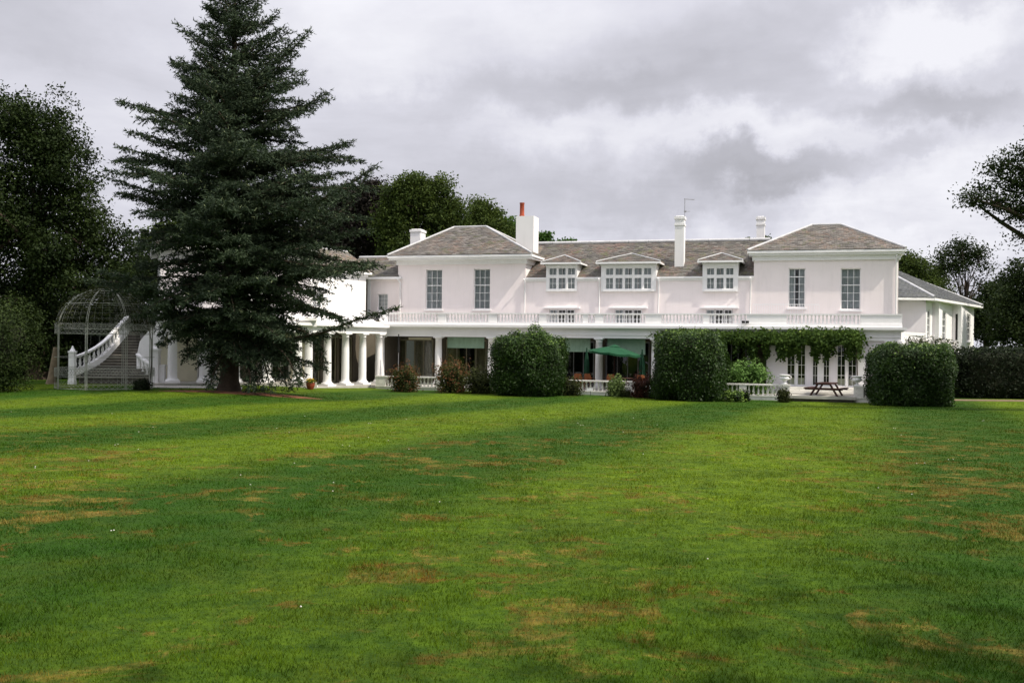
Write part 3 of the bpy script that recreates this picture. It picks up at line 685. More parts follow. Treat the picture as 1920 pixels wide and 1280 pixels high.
# dormers
for k, (d0, d1, x0, x1, zb, zt, nl) in enumerate(dinfo):
    dz = H(1053, 493, V1)[1] if k != 1 else H(1180, 492, V1)[1]; slope = (RZ - MZ) / (RY - V1 + OV)
    back = V1 + (dz + .6 - MZ) / slope
    mb = wall_open(d0, d1, zb - .12, dz, V1 - .07, V1 - .003, [(x0, x1, zb, zt)])
    mb.box(d0, x0, V1 - .003, V1 + .24, MZ, dz).box(x1, d1, V1 - .003, V1 + .24, MZ, dz).box(x0, x1, V1 - .003, V1 + .24, zt, dz)
    mb.box(d0, d0 + .2, V1 + .24, back, MZ, dz).box(d1 - .2, d1, V1 + .24, back, MZ, dz)
    dm = mb.build('dormer', M_white, house)
    e = .28; pk = (d0 + d1) / 2; px_half = (d1 - d0) / 2 + e; rise = .50 + .10 * (nl == 5); ry = V1 + px_half * .55
    A_, B_, C_ = (d0 - e, V1 - e - .07, dz), (d1 + e, V1 - e - .07, dz), (pk, ry, dz + rise)
    D_, E_, F_ = (d0 - e, back, dz), (d1 + e, back, dz), (pk, back + .6, dz + rise)
    MB().add([A_, B_, C_, D_, E_, F_], [(0, 1, 2), (0, 2, 5, 3), (1, 4, 5, 2), (0, 3, 4, 1), (3, 5, 4)]).build('dormer_roof', M_slate_main, dm)
    ac = [[], [], []]
    slate_face(ac, A_, B_, C_, C_, .26, .16, 30 + k); slate_face(ac, B_, E_, C_, F_, .26, .16, 40 + k); slate_face(ac, D_, A_, F_, C_, .26, .16, 50 + k)
    slates_build(ac, M_slate_main, dm)
    for a, b in ((A_, C_), (B_, C_), (C_, F_)):
        MB().tube([Vector(a) + Vector((0, 0, .05)), Vector(b) + Vector((0, 0, .05))], .05, 6).build('hip_flashing', M_lead, dm)
    MB().box(d0 - e - .02, d1 + e + .02, V1 - e - .12, V1 - e + .02, dz - .10, dz + .01).box(d0 - e - .02, d0 - e + .08, V1 - e + .02, back, dz - .10, dz - .01).box(d1 + e - .08, d1 + e + .02, V1 - e + .02, back, dz - .10, dz - .01).box(d0 - .05, d1 + .05, V1 - .12, V1 - .07, dz - .2, dz - .10).build('dormer_cornice', M_trim, dm)
    wl = (x1 - x0) / nl; tr = zb + (zt - zb) * .60
    for i in range(nl):
        xa, xb = x0 + i * wl + .035, x0 + (i + 1) * wl - .035; cur = M_curtain if (i in (0, nl - 1) or (i + k) % 3 == 0) else (M_curtain if i % 2 else None)
        window(house, xa, xb, zb, tr - .05, V1 - .07, 2, 2, fw=.05, bar=.024, curtain=cur, sill=False, rec=.03, drape=.5 if i in (0, nl - 1) else .40, seed=i)
        window(house, xa, xb, tr + .05, zt, V1 - .07, 2, 1, fw=.045, bar=.024, curtain=cur, sill=False, rec=.03, drape=.5 if i in (0, nl - 1) else .40, seed=i)
    mb = MB(); mb.box(x0, x1, V1 - .055, V1 + .03, tr - .05, tr + .05)
    for i in range(nl + 1):
        xx = x0 + i * wl; mb.box(xx - .034, xx + .034, V1 - .06, V1 + .04, zb, zt)
    mb.box(x0 - .08, x1 + .08, V1 - .16, V1 + .02, zb - .10, zb)
    mb.build('mullion_frame', M_trim, dm)
# pavilion cornices and roofs
def pavilion_roof(x0, x1, rx0, rx1, rz, seed, o_=.56):
    yb = V1 + 8.3
    mb = MB().box(x0 - .10, x1 + .10, V1 - .10, yb + .1, EZ - .52, EZ - .22)
    mb.box(x0 - o_ + .08, x1 + o_ - .08, V1 - o_ + .08, yb + o_ - .08, EZ - .22, EZ - .10).box(x0 - o_, x1 + o_, V1 - o_, yb + o_, EZ - .10, EZ + .04)
    mb.build('cornice', M_trim, house)
    hip_roof(house, x0 - o_ + .02, x1 + o_ - .02, V1 - o_ + .02, yb + o_ - .02, EZ + .05, rx0, rx1, V1 + 4.2, rz, M_slate, seed, .30, .19)
rv = V1 + 4.2
pavilion_roof(a0, a1, U(850, rv), U(910, rv), H(880, 427, rv)[1], 21)
pavilion_roof(b0, b1, U(1520, rv), U(1575, rv), H(1547, 423, rv)[1], 27, .38)
# chimneys
def chimney(px0, px1, py_top, v, dv, zb, pots=(), cap=True, band=False):
    x0, x1 = U(px0, v), U(px1, v); zt = H((px0 + px1) / 2, py_top, v)[1]
    mb = MB().box(x0, x1, v, v + dv, zb, zt - (.22 if cap else 0))
    if cap: mb.box(x0 - .05, x1 + .05, v - .05, v + dv + .05, zt - .22, zt - .06).box(x0 + .06, x1 - .06, v + .06, v + dv - .06, zt - .06, zt)
    if band: mb.box(x0 - .04, x1 + .04, v - .04, v + dv + .04, zt - .62, zt - .50)
    c = mb.build('chimney', M_white, house)
    for (pp, h, r) in pots:
        u = U(pp, v + dv / 2); MB().lathe([(r, zt - .02), (r * 1.05, zt + h * .1), (r * .92, zt + h * .2), (r * .88, zt + h * .9), (r * 1.0, zt + h * .93), (r * 1.0, zt + h)], 12, u, v + dv * .4).build('chimney_pot', M_pot, c)
    return c, x0, x1, zt
chimney(768, 787, 429, V1 + 4.6, 1.0, 8.4)
chimney(966, 999, 405, V1 + 2.2, 1.3, 7.4, pots=[(978, .95, .17)], cap=False)
c3 = chimney(1264, 1281, 404, V1 + 1.3, .75, 7.3, band=True)
chimney(1417, 1432, 405, V1 + 8.6, 1.0, 8.5, band=True)
# downpipes
def downpipe(px, v, zt, zb=DECK, bend=None):
    u = U(px, v); m = MB().tube([(u, v - .09, zb), (u, v - .09, zt - .25), (u + (bend or 0), v - .30, zt)], .05, 8); m.build('downpipe', M_trim, house)
downpipe(984.5, V1, MZ - .05); downpipe(1124, V1, MZ - .05); downpipe(1235, V1, MZ - .05); downpipe(1407, V1, MZ - .05); downpipe(1680, V1, EZ - .3)
# loggia: entablature, deck, parapet
mb = MB().box(-.30, UE + .0, 0, .42, ENT, ENT + .50).box(-.30, UE, -.04, .46, ENT + .18, ENT + .24)
mb.box(-.36, UE + .12, -.10, .5, ENT + .50, ENT + .60).box(-.45, UE + .28, -.28, .5, ENT + .60, ENT + .74)
mb.build('entablature', M_white, house)
MB().box(-.30, UE - .02, .5, V1 + .3, ENT + .42, DECK - .03).build('roof_deck', M_deck, house)
MB().box(-.38, UE + .05, -.06, .40, DECK - .003, DECK + .17).build('parapet_plinth', M_white, house)
PT = DECK + .66; PL = DECK + .17
par = MB().box(-.38, UE + .05, .02, .34, PT, PT + .075).build('parapet', M_white, house)
solid = [(718, 726), (820, 836), (915, 931), (1010, 1024), (1092, 1102), (1115, 1131), (1210, 1240), (1318, 1330), (1400, 1475), (1613, 1690)]
segs = []; cur = -.36
for s0, s1 in solid:
    x0, x1 = U(s0, 0, 600), U(s1, 0, 600) if s1 < 1690 else UE + .04
    if s0 == 718: x0 = -.36
    MB().box(x0, x1, .05, .31, PL, PT).build('parapet_pier', M_white, par)
    if x0 > cur: segs.append((cur, x0))
    cur = x1
bal = None
for x0, x1 in segs:
    n = max(1, int(round((x1 - x0) / .205))); 
    for k in range(n):
        x = x0 + (x1 - x0) * (k + .5) / n
        if bal is None: bal = baluster_mb(PT - PL, .072).build('baluster', M_white, par, (x, .18, PL))
        else: inst(bal, (x, .18, PL), par)
# metal balcony rail in front of the right pavilion
x0, x1 = U(1412, V1 - .9), U(1536, V1 - .9); zr = H(1450, 570, V1 - .9)[1]
mb = MB().box(x0, x1, V1 - .92, V1 - .88, zr - .04, zr).box(x0, x1, V1 - .92, V1 - .88, DECK + .12, DECK + .15)
n = int((x1 - x0) / .13)
for k in range(n + 1):
    x = x0 + (x1 - x0) * k / n; mb.box(x - .011, x + .011, V1 - .911, V1 - .889, DECK, zr - .03)
tag(mb.build('balcony_railing', M_trim, house), 'thin white metal railing in front of the right pavilion window')
# columns of the loggia
colL = [714.5, 822, 921, 1023, 1123, 1228, 1330, 1408]
cm = None
for px in colL:
    u = U(px, .2, 670)
    if cm is None: cm = column_mb(FL, ENT, .225).build('column', M_white, house, (u, .21, 0))
    else: inst(cm, (u, .21, 0), house)
# floor of the loggia and the terrace
UR = U(1437, .3, 690)
MB().box(-.9, UR, -2.3, V1 + .1, -.3, FL).build('loggia_floor', M_paving, house)
# back wall of the loggia: wide glazed bays
bays = [(724, 812, 0), (835, 912, 1), (930, 1014, 1), (1036, 1114, 1), (1135, 1218, 1), (1242, 1320, 1), (1342, 1400, 1)]
gl = []; GV = 2.9
for p0, p1, kk in bays: gl.append((U(p0, GV, 670), U(p1, GV, 670), FL + .05, 3.02))
wall_open(-.3, UR, FL, DECK - .25, GV, GV + .22, gl).build('wall', M_inner, house)
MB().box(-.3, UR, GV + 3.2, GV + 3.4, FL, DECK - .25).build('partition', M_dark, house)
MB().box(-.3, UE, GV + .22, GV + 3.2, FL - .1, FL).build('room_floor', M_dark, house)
M_oliveframe = simple('cream_olive_joinery', (0.30, 0.28, 0.19), 0.6, 0.08, 2.0)
for k, q in enumerate(gl):
    window(house, *q, GV, 5 if k == 0 else 4, 1, fw=.09, bar=.09 if k == 0 else .05, curtain=M_gcurtain if k < 3 else None, name='glazed_screen', sill=False, mat=M_oliveframe if k < 2 else M_cream if k == 2 else M_metal, drape=.32 if k else .40, seed=k)
MB().box(-.3, -.06, .5, GV, FL, DECK - .25).build('wall', M_inner, house)
# pale green roller blinds hung behind the columns
for (p0, p1, py1) in [(839, 908, 652), (1060, 1107, 659), (1139, 1210, 664), (945, 1010, 654)]:
    u0, u1 = U(p0, .65, 640), U(p1, .65, 640); z1 = H((p0 + p1) / 2, py1, .65)[1]; n = 26; vs = []
    for i in range(n + 1):
        x = u0 + (u1 - u0) * i / n; dy = .015 * math.sin(i * 1.7); vs += [(x, .65 + dy, z1), (x, .65 + dy, 3.19), (x, .67 + dy, z1), (x, .67 + dy, 3.19)]
    fs = [(4 * i, 4 * i + 4, 4 * i + 5, 4 * i + 1) for i in range(n)] + [(4 * i + 2, 4 * i + 3, 4 * i + 7, 4 * i + 6) for i in range(n)]
    mb = MB(); mb.add(vs, fs, True); mb.tube([(u0, .66, z1), (u1, .66, z1)], .02, 6); tag(mb.build('roller_blind', M_blind, house), 'pale green blind half lowered between loggia columns')
# white lintel box seen inside the first bay
MB().box(U(766, 1.6, 640), U(808, 1.6, 640), 1.6, 1.75, 3.0, 3.13).build('awning_box', M_cream, house)
# right pavilion ground floor
GY = .12; GF = .62
z722 = GF + .03; zdt = 2.95
gw = [(U(1475, GY, 690), U(1511, GY, 690), z722, zdt), (U(1523, GY, 690), U(1556, GY, 690), z722, 2.85), (U(1569, GY, 690), U(1607, GY, 690), z722, zdt)]
wall_open(UR, UE, -.1, ENT, GY, GY + .3, gw).build('wall', M_wallR, house)
MB().box(UR, UR + .3, GY + .3, GV, -.1, ENT).build('wall', M_white, house)
MB().box(UE - .3, UE, GY + .3, V1 + 8.3, -.1, ENT).build('wall', M_white, house)
MB().box(b1 - .0, b1 + .02, V1 + 8.0, V1 + 8.3, -.1, DECK).build('wall', M_white, house)
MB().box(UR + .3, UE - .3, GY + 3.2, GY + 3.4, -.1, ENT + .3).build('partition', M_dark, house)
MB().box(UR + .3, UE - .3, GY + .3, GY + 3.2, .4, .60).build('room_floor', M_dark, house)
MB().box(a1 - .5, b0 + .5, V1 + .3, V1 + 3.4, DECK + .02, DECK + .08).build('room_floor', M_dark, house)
for k, q in enumerate(gw):
    x0, x1, za, zb = q
    if k != 1:
        m_ = (x0 + x1) / 2
        window(house, x0, m_ - .05, za, zb, GY, 2, 4, fw=.05, bar=.022, sill=False, name='french_window', seed=k, rec=.08)
        window(house, m_ + .05, x1, za, zb, GY, 2, 4, fw=.05, bar=.022, sill=False, name='french_window', seed=k, rec=.08)
        MB().box(m_ - .05, m_ + .05, GY - .01, GY + .2, za, zb).build('mullion', M_trim, house)
        MB().box(x0 + .08, x1 - .08, GY + .30, GY + .36, za, za + .42).build('window_seat', M_cream, house)
    else:
        m_ = (x0 + x1) / 2 - .02
        window(house, x0, m_ - .13, za, zb, GY, 2, 4, fw=.045, bar=.02, sill=False, name='french_door', seed=k, rec=.08)
        window(house, m_ + .13, x1, za, zb, GY, 2, 4, fw=.045, bar=.02, sill=False, name='french_door', seed=k, rec=.08)
        MB().box(m_ - .13, m_ + .13, GY + .02, GY + .2, za, zb).build('door_post', M_trim, house)
# pilasters and recessed panels at the right end
for p0, p1 in [(1609, 1622), (1661, 1672), (1684, 1690)]:
    x0, x1 = U(p0, 0, 690), (U(p1, 0, 690) if p1 < 1690 else UE - .005)
    MB().box(x0, x1, 0.0, GY, -.1, ENT - .14).box(x0 - .06, x1 + .06, -.05, GY, ENT - .14, ENT - .003).box(x0 - .04, x1 + .04, -.04, GY, -.1, .85).build('pilaster', M_white, house)
x0, x1 = U(1630, .06, 690), U(1655, .06, 690)
MB().box(x0, x1, .05, GY, .95, 2.85).build('wall_panel', M_wall, house)
# tv aerial on the tall chimney
ae = thing('tv_aerial', 'thin tv aerial on a mast above the tall slim chimney', 'aerial', (0, 0, 0))
hx, hy = HW((c3[1] + c3[2]) / 2 + .25, V1 + 1.9); zt = c3[3]
MB().tube([(hx, hy, zt - 1.4), (hx, hy, zt + 1.15)], .018, 5).build('mast', M_metal, ae)
mb = MB().tube([(hx - .05, hy, zt + 1.1), (hx + .62, hy + .1, zt + 1.06)], .016, 5)
for k in range(7): mb.tube([(hx + .05 + k * .09, hy - .2, zt + 1.09), (hx + .05 + k * .09, hy + .2, zt + 1.09)], .007, 4)
mb.build('antenna_boom', M_metal, ae)
MB().tube([(hx - .03, hy, zt + .32), (hx + .35, hy, zt + .33)], .014, 5).box(hx - .04, hx + .10, hy - .04, hy + .04, zt + .27, zt + .36).build('bracket', M_metal, ae)
# small black floodlights on the parapet
for i, px in enumerate((1393.5, 1401)):
    u, z, _ = H(px, 603.5, -.32); x, y = HW(u, -.14)
    f = thing('floodlight', ['left one of two small black floodlights on the white parapet', 'right one of two small black floodlights on the white parapet'][i], 'floodlight', (x, y, z), TH, 'floodlights on the parapet')
    MB().box(-.09, .09, -.10, -.02, -.07, .07).build('lamp_head', M_black, f); MB().box(-.02, .02, -.02, .08, -.03, .0).build('bracket', M_black, f)

# ------------------------------------------------------------------ left wing: colonnade turning towards the lawn
def wing(name, label, x, y, ang): return thing(name, label, 'building', (x, y, 0), ang)
dA = Vector((0.5, 0.866)); LA = 8.2; A0 = Vector((OX, OY)) - dA * LA
A0 = A0 + Vector((.18, -.12))
angA = math.atan2(dA.y, dA.x)
wa = wing('colonnade_wing', 'white wing with a bright colonnade running from the cedar to the main house', A0.x, A0.y, angA)
TA = 3.34; FA = .24
step_ = 1.62; cw = None; k = 0; x = LA - .75
while x > -.3:
    if cw is None: cw = column_mb(FA, TA, .235, base=1.12).build('column', M_white, wa, (x, 0, 0))
    else: inst(cw, (x, 0, 0), wa)
    x -= step_
mb = MB().box(-1.5, LA - .30, -.24, .24, TA, TA + .30).box(-1.5, LA - .30, -.30, .26, TA + .30, TA + .38).box(-1.5, LA - .30, -.46, .3, TA + .38, TA + .54)
mb.build('entablature', M_white, wa)
MB().box(-1.5, LA + .2, .3, 3.0, TA + .40, TA + .50).build('roof_deck', M_deck, wa)
# low lean-to roof above the colonnade, white painted
MB().add([(-1.5, -.10, TA + .55), (LA - .4, -.10, TA + .55), (LA + .4, 2.6, TA + 1.35), (-1.5, 2.6, TA + 1.35)], [(0, 1, 2, 3)]).build('canopy_roof', M_white, wa)
MB().box(-2.0, LA - .2, -.55, 2.6, -.3, FA).build('colonnade_floor', M_paving, wa)
q = []
for k in range(7): q.append((-1.0 + k * 1.55, .35 + k * 1.55, FA + .04, 3.1))
q = [t for t in q if t[1] < LA + 1.4]
wall_open(-1.5, LA + 3.2, FA, TA + .9, 2.6, 2.85, q).build('wall', M_inner, wa)
for k, t in enumerate(q): window(wa, *t, 2.6, 2, 1, fw=.08, bar=.06, curtain=M_gcurtain, name='glazed_door', sill=False, mat=M_oliveframe, drape=.3, seed=k)
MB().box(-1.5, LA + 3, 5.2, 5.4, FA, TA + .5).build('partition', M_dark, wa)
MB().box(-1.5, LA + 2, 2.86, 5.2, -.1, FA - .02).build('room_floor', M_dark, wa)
# upper storey of the wing, reaching to the left pavilion
UWZ = 7.25
ww = (LA + 1.45, LA + 2.0, 5.0, 6.05)
LU = LA + 1.55
mbw = wall_open(-1.5, LU, TA + .9, UWZ, 2.9, 3.2, [(LA - 3.6, LA - 2.7, 4.9, 6.2)]); mbw.build('wall', M_white, wa)
window(wa, LA - 3.6, LA - 2.7, 4.9, 6.2, 2.9, 2, 4, curtain=M_curtain, drape=.5)
MB().box(-1.5, LU + .2, 2.55, 2.98, UWZ - .02, UWZ + .12).box(-1.5, LU + .1, 2.8, 2.9, UWZ - .2, UWZ - .02).build('gutter', M_trim, wa)
mb = MB(); vs = [(-1.5, 2.6, UWZ + .12), (LU + .2, 2.6, UWZ + .12), (LU + 2.0, 6.2, UWZ + 1.75), (-1.5, 6.2, UWZ + 1.75), (LU + 2.0, 9.6, UWZ + .12), (-1.5, 9.6, UWZ + .12)]
mb.add(vs, [(0, 1, 2, 3), (3, 2, 4, 5), (0, 3, 5), (1, 4, 2), (0, 5, 4, 1)]); rf = mb.build('roof', M_slate_main, wa)
acc = [[], [], []]; slate_face(acc, vs[0], vs[1], vs[3], vs[2], .34, .21, 61); slates_build(acc, M_slate_main, rf)
MB().tube([vs[3], vs[2]], .12, 8).build('ridge_flashing', M_lead, rf)
MB().box(-1.5, LU, 9.0, 9.3, 0, UWZ).box(-1.5, -1.2, 2.9, 9.0, 0, UWZ).build('wall', M_white, wa)
# annex between wing and left pavilion (small window), in the house frame
v2 = V1 + .12
an = win_rect(708, 727, 551, 583, v2); x0 = U(692, v2); x1 = a0
wall_open(x0, x1, DECK - .2, 7.0, v2, v2 + .3, [an]).build('wall', M_wall, house)
window(house, *an, v2, 3, 4, fw=.05, bar=.024, curtain=M_curtain, seed=9)
MB().box(x0 - .1, x0 + .12, v2 - .04, v2 + .3, DECK - .2, 7.0).build('pilaster', M_white, house)
MB().box(x0 - .1, x1 + .3, v2 - .32, v2 + .01, 7.0, 7.14).build('gutter', M_trim, house)
downpipe(751, V1 + .0, 7.0, DECK, -.1)
mb = MB(); vs = [(x0 - 2.4, v2 - .3, 7.14), (x1 + .05, v2 - .3, 7.14), (x1 + .05, v2 + 3.6, 8.75), (x0 - 2.4, v2 + 3.6, 8.75)]
mb.add(vs + [(x1 + .05, v2 + 7, 7.14), (x0 - 2.4, v2 + 7, 7.14)], [(0, 1, 2, 3), (3, 2, 4, 5), (0, 3, 5), (1, 4, 2), (0, 5, 4, 1)]); rf = mb.build('roof', M_slate_main, house)
acc = [[], [], []]; slate_face(acc, *[vs[i] for i in (0, 1, 3, 2)], .34, .21, 63); slates_build(acc, M_slate_main, rf)
MB().tube([Vector(vs[3]) + Vector((0, 0, .05)), Vector(vs[2]) + Vector((0, 0, .05))], .10, 8).build('ridge_flashing', M_lead, rf)
MB().box(x0, x1, v2 + 6.4, v2 + 6.7, 0, 7.1).build('wall', M_white, house)

# far left block behind the cedar with its portico
B0 = P(300, 716, 53.5); dB = Vector((.935, .355)); angB = math.atan2(dB.y, dB.x); LB = 8.3
wb = wing('portico_wing', 'grey white block behind the cedar with tall portico columns and glazed doors', B0.x, B0.y, angB)
FB = .52; TB = 3.66; cw = None
for xx in (.62, 2.25, 3.9, 5.6, 7.3):
    if cw is None: cw = column_mb(FB, TB, .25, base=1.1).build('column', M_white, wb, (xx, 0, 0))
    else: inst(cw, (xx, 0, 0), wb)
MB().box(-.2, LB, -.25, .25, TB, TB + .34).box(-.3, LB, -.45, .3, TB + .34, TB + .5).build('entablature', M_white, wb)
MB().box(-.2, LB, .3, 2.2, TB + .36, TB + .48).build('roof_deck', M_deck, wb)
MB().box(-.4, LB, -.6, 2.0, -.2, FB).build('portico_floor', M_paving, wb)
q = [(2.0, 3.1, FB + .05, 2.9), (3.5, 5.0, FB + .05, 2.9), (5.6, 7.2, FB + .05, 2.9)]
upw = [(2.05, 2.95, 5.25, 6.55), (5.2, 6.1, 5.25, 6.55)]
wall_open(0.0, LB, 0, TB + .4, 2.0, 2.3, q).build('wall', M_cream, wb)
for k, t in enumerate(q): window(wb, *t, 2.0, 3, 3, fw=.09, bar=.03, curtain=None, name='glazed_door', sill=False, seed=k)
wall_open(0.0, LB, TB + .4, 7.9, 1.9, 2.2, upw).build('wall', M_wallR, wb)
for k, t in enumerate(upw): window(wb, *t, 1.9, 3, 4, curtain=M_curtain, seed=k, drape=.35)
for bx in ((0, .3, 2.2, 8.8), (LB - .3, LB, 2.2, 8.8), (0, LB, 8.8, 9.1)): MB().box(*bx, 0, 7.9).build('wall', M_white, wb)
MB().box(.3, LB - .3, 5.0, 5.2, 0, 7.9).build('partition', M_dark, wb)
MB().box(-.45, LB + .3, 1.5, 9.4, 7.9, 8.12).build('cornice', M_trim, wb)
hip_roof(wb, -.4, LB + .2, 1.55, 9.35, 8.13, 3.4, 5.2, 5.4, 9.9, M_slate_main, 71, back=False)
# thin balcony rail on the portico
mb = MB().box(0, LB, .05, .09, TB + 1.30, TB + 1.34).box(0, LB, .05, .09, TB + .55, TB + .58)
for k in range(60): mb.box(k * LB / 60, k * LB / 60 + .022, .06, .08, TB + .48, TB + 1.3)
mb.build('balcony_railing', M_trim, wb)

# ------------------------------------------------------------------ rear wing on the right
K0 = P(1660, 600, 66.5); K1 = P(1736, 600, 66); K2 = P(1829, 600, 86)
k0, k1, k2 = Vector((K0.x, K0.y)), Vector((K1.x, K1.y)), Vector((K2.x, K2.y))
dK = (k2 - k1); LK = dK.length; dK.normalize(); angK = math.atan2(dK.y, dK.x)
rw = thing('rear_wing', 'white two storey wing with a blue grey slate roof receding behind the right hedge', 'building', (k1.x, k1.y, 0), angK)
# local frame: x along receding wall, y into the building (left); the wall steps outwards twice
KZ = 6.12; NK = Vector((-dK.y, dK.x))
def KX(px, y=0.0):
    r = ray(px, 600); q = k1 + NK * y; den = dK.x - r.x * dK.y; return (r.x * q.y - q.x) / den
def KP(x, y): q = k1 + dK * x + NK * y; return 960 + F * (q.x / q.y)
def step_out(x, y, px):
    a, b = 0.0, 3.0
    for _ in range(40):
        m_ = (a + b) / 2
        if KP(x, y - m_) < px: a = m_
        else: b = m_
    return a
xA = KX(1748); pA_ = step_out(xA, 0, 1760); xB = KX(1785, -pA_); pB_ = step_out(xB, -pA_, 1802); yB = -pA_ - pB_; xC = KX(1826, yB); LK = xC
Wd = 7.5
def rw_face(x0, x1, y, wins, mat):
    q = [(KX(a, y), KX(b, y), za, zb) for a, b, za, zb in wins]
    wall_open(x0, x1, 0, KZ, y, y + .25, q).build('wall', mat, rw)
    for k, t in enumerate(q): window(rw, *t, y, 2, 4, fw=.10, bar=.04, curtain=M_curtain, seed=k, rec=.06)
rw_face(0, xA, 0, [(1738.5, 1744, 3.3, 5.4)], M_white); rw_face(xA, xB, -pA_, [(1767, 1774, 3.3, 5.4)], M_white); rw_face(xB, xC, yB, [(1813, 1819.5, 3.3, 5.4)], M_white)
MB().box(xA, xA + .25, -pA_ + .25, 0, 0, KZ).build('wall', M_wallR, rw); MB().box(xB, xB + .25, yB + .25, -pA_, 0, KZ).build('wall', M_wallR, rw); MB().box(xC - .25, xC, yB + .25, 9, 0, KZ).build('wall', M_wallR, rw)  # returns coloured grey to paint in their shade; outer faces stay white
MB().box(xB - .012, xB - .002, -pA_ - pB_ * .62, -pA_ - pB_ * .38, 3.4, 5.3).build('window_slit', M_dark, rw)
MB().box(.3, xC - .4, 3.4, 3.6, 0, KZ).build('partition', M_dark, rw)
# gable/front wall facing the lawn
fx = (k0 - k1); fl = fx.length; ca, sa = dK.x, dK.y
lx = fx.dot(dK); ly = fx.dot(Vector((-dK.y, dK.x)))
MB().prism([(0, 0), (lx, ly), (lx + .3, ly + .25), (.35, .3)][::-1], 0, KZ).build('wall', M_wallR, rw)
ey = .55
e0, e1, e2, e3 = (-.25, -ey, KZ), (LK + ey, yB - ey, KZ), (LK + ey, Wd, KZ), (lx - .7, ly + .2, KZ)
f0 = (-.25 - .1, -ey, KZ); f1 = (lx - 1.2, ly - .7, KZ)
rA = (5.5, 4.6, KZ + 2.75); rB = (LK - 3.2, 4.6, KZ + 2.75)
far = (LK + ey, 10, KZ); near = f1
mb = MB(); vs = [e0, e1, (LK + ey, 9.7, KZ), (lx - 1.2, ly + 5, KZ), f1, rA, rB]
mb.add(vs, [(0, 1, 6, 5), (1, 2, 6), (2, 3, 5, 6), (3, 4, 5), (4, 0, 5)]); rf = mb.build('roof', M_slate_grey, rw)
acc = [[], [], []]; slate_face(acc, e0, e1, rA, rB, .34, .24, 81); slate_face(acc, f1, e0, rA, rA, .34, .24, 82); slate_face(acc, e1, vs[2], rB, rB, .4, .3, 83); slates_build(acc, M_slate_grey, rf)
for a, b in ((e0, rA), (rA, rB), (e1, rB)):
    MB().tube([Vector(a) + Vector((0, 0, .06)), Vector(b) + Vector((0, 0, .06))], .10, 6).build('hip_flashing', M_lead, rf)
mb = MB().prism([(-.25, -ey - .03), (LK + ey, yB - ey - .03), (LK + ey, yB + .3), (-.25, .25)], KZ - .16, KZ - .003)
mb.prism([e0[:2], f1[:2], (f1[0] + .4, f1[1] + .5), (.4, .3)][::-1], KZ - .16, KZ - .003); mb.build('cornice', M_trim, rw)
# low link wall between right pavilion and rear wing
lk = thing('garden_link_wall', 'low white wall with a flat coping linking pavilion and rear wing', 'wall', (0, 0, 0))
pA = P(1688, 640, 57.5); pB = P(1735, 640, 64)
MB().prism([(pA.x, pA.y), (pB.x, pB.y), (pB.x, pB.y + .3), (pA.x, pA.y + .3)], 0, P(1700, 628, 58).z).build('wall', M_white, lk)
MB().prism([(pA.x - .08, pA.y - .08), (pB.x + .08, pB.y - .08), (pB.x + .08, pB.y + .38), (pA.x - .08, pA.y + .38)], P(1700, 628, 58).z, P(1700, 628, 58).z + .2).build('coping', M_trim, lk)
# ------------------------------------------------------------------ terrace in front of the loggia (house frame)
def hthing(name, label, cat, u, v, z=0.0, rot=0.0, group=None):
    x, y = HW(u, v); return thing(name, label, cat, (x, y, z), TH + rot, group)
TV = -2.6
def bal_run(label, px0, px1, piers, name='terrace_balustrade', bottom=-.25):
    u0, u1 = U(px0, TV, 715), U(px1, TV, 720)
    t = hthing(name, label, 'balustrade', u0, TV)
    L = u1 - u0; zt = .80
    MB().box(-.03, L + .03, -.17, .17, zt - .075, zt).build('coping', M_stone, t)
    MB().box(0, L, -.13, .13, bottom, .14).box(-.02, L + .02, -.16, .16, .14, .19).build('plinth', M_stone, t)
    cur = 0.0; segs_ = []
    for a, b in piers:
        xa, xb = max(0, U(a, TV, 718) - u0), min(L, U(b, TV, 718) - u0)
        MB().box(xa, xb, -.145, .145, .19, zt - .075).build('pier', M_stone, t)
        if xa > cur + .1: segs_.append((cur, xa))
        cur = xb
    if L > cur + .1: segs_.append((cur, L))
    bl = None
    for a, b in segs_:
        n = max(1, int(round((b - a) / .235)))
        for k in range(n):
            x = a + (b - a) * (k + .5) / n
            if bl is None: bl = baluster_mb(zt - .075 - .19, .078).build('baluster', M_stone, t, (x, 0, .19))
            else: inst(bl, (x, 0, .19), t)
    return t
bal_run('long low stone balustrade before the loggia, from the colonnade corner to the second round bush', 706, 1250, [(706, 724), (820, 838), (935, 950), (1052, 1066), (1172, 1187), (1236, 1250)])
bal_run('short low stone balustrade between the second round bush and the garden steps', 1345, 1481, [(1345, 1352), (1386, 1400), (1462, 1481)])
bal_run('short low stone balustrade between the steps and the boxy right hedge bush', 1601, 1655, [(1601, 1619), (1646, 1655)])
# paved strip, landing and steps
u0, u1 = U(1481, -1.5, 735), U(1601, -1.5, 735)
st = hthing('garden_steps', 'pale stone landing with shallow steps up to the french doors', 'steps', u0, 0)
L = u1 - u0
MB().box(-.05, L + .05, -3.3, -1.6, .10, .25).build('landing', M_paving, st)
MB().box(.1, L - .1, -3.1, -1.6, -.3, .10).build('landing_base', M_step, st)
for k, (va, z) in enumerate([(-1.6, .37), (-1.15, .49), (-.7, .61)]):
    MB().box(-.2, L + .2, va, va + .5 if k < 2 else .12, z - .10, z).build('step', M_stone, st); MB().box(-.1, L + .1, va + .04, va + .5 if k < 2 else .12, z - .3, z - .10).build('riser', M_paving, st)
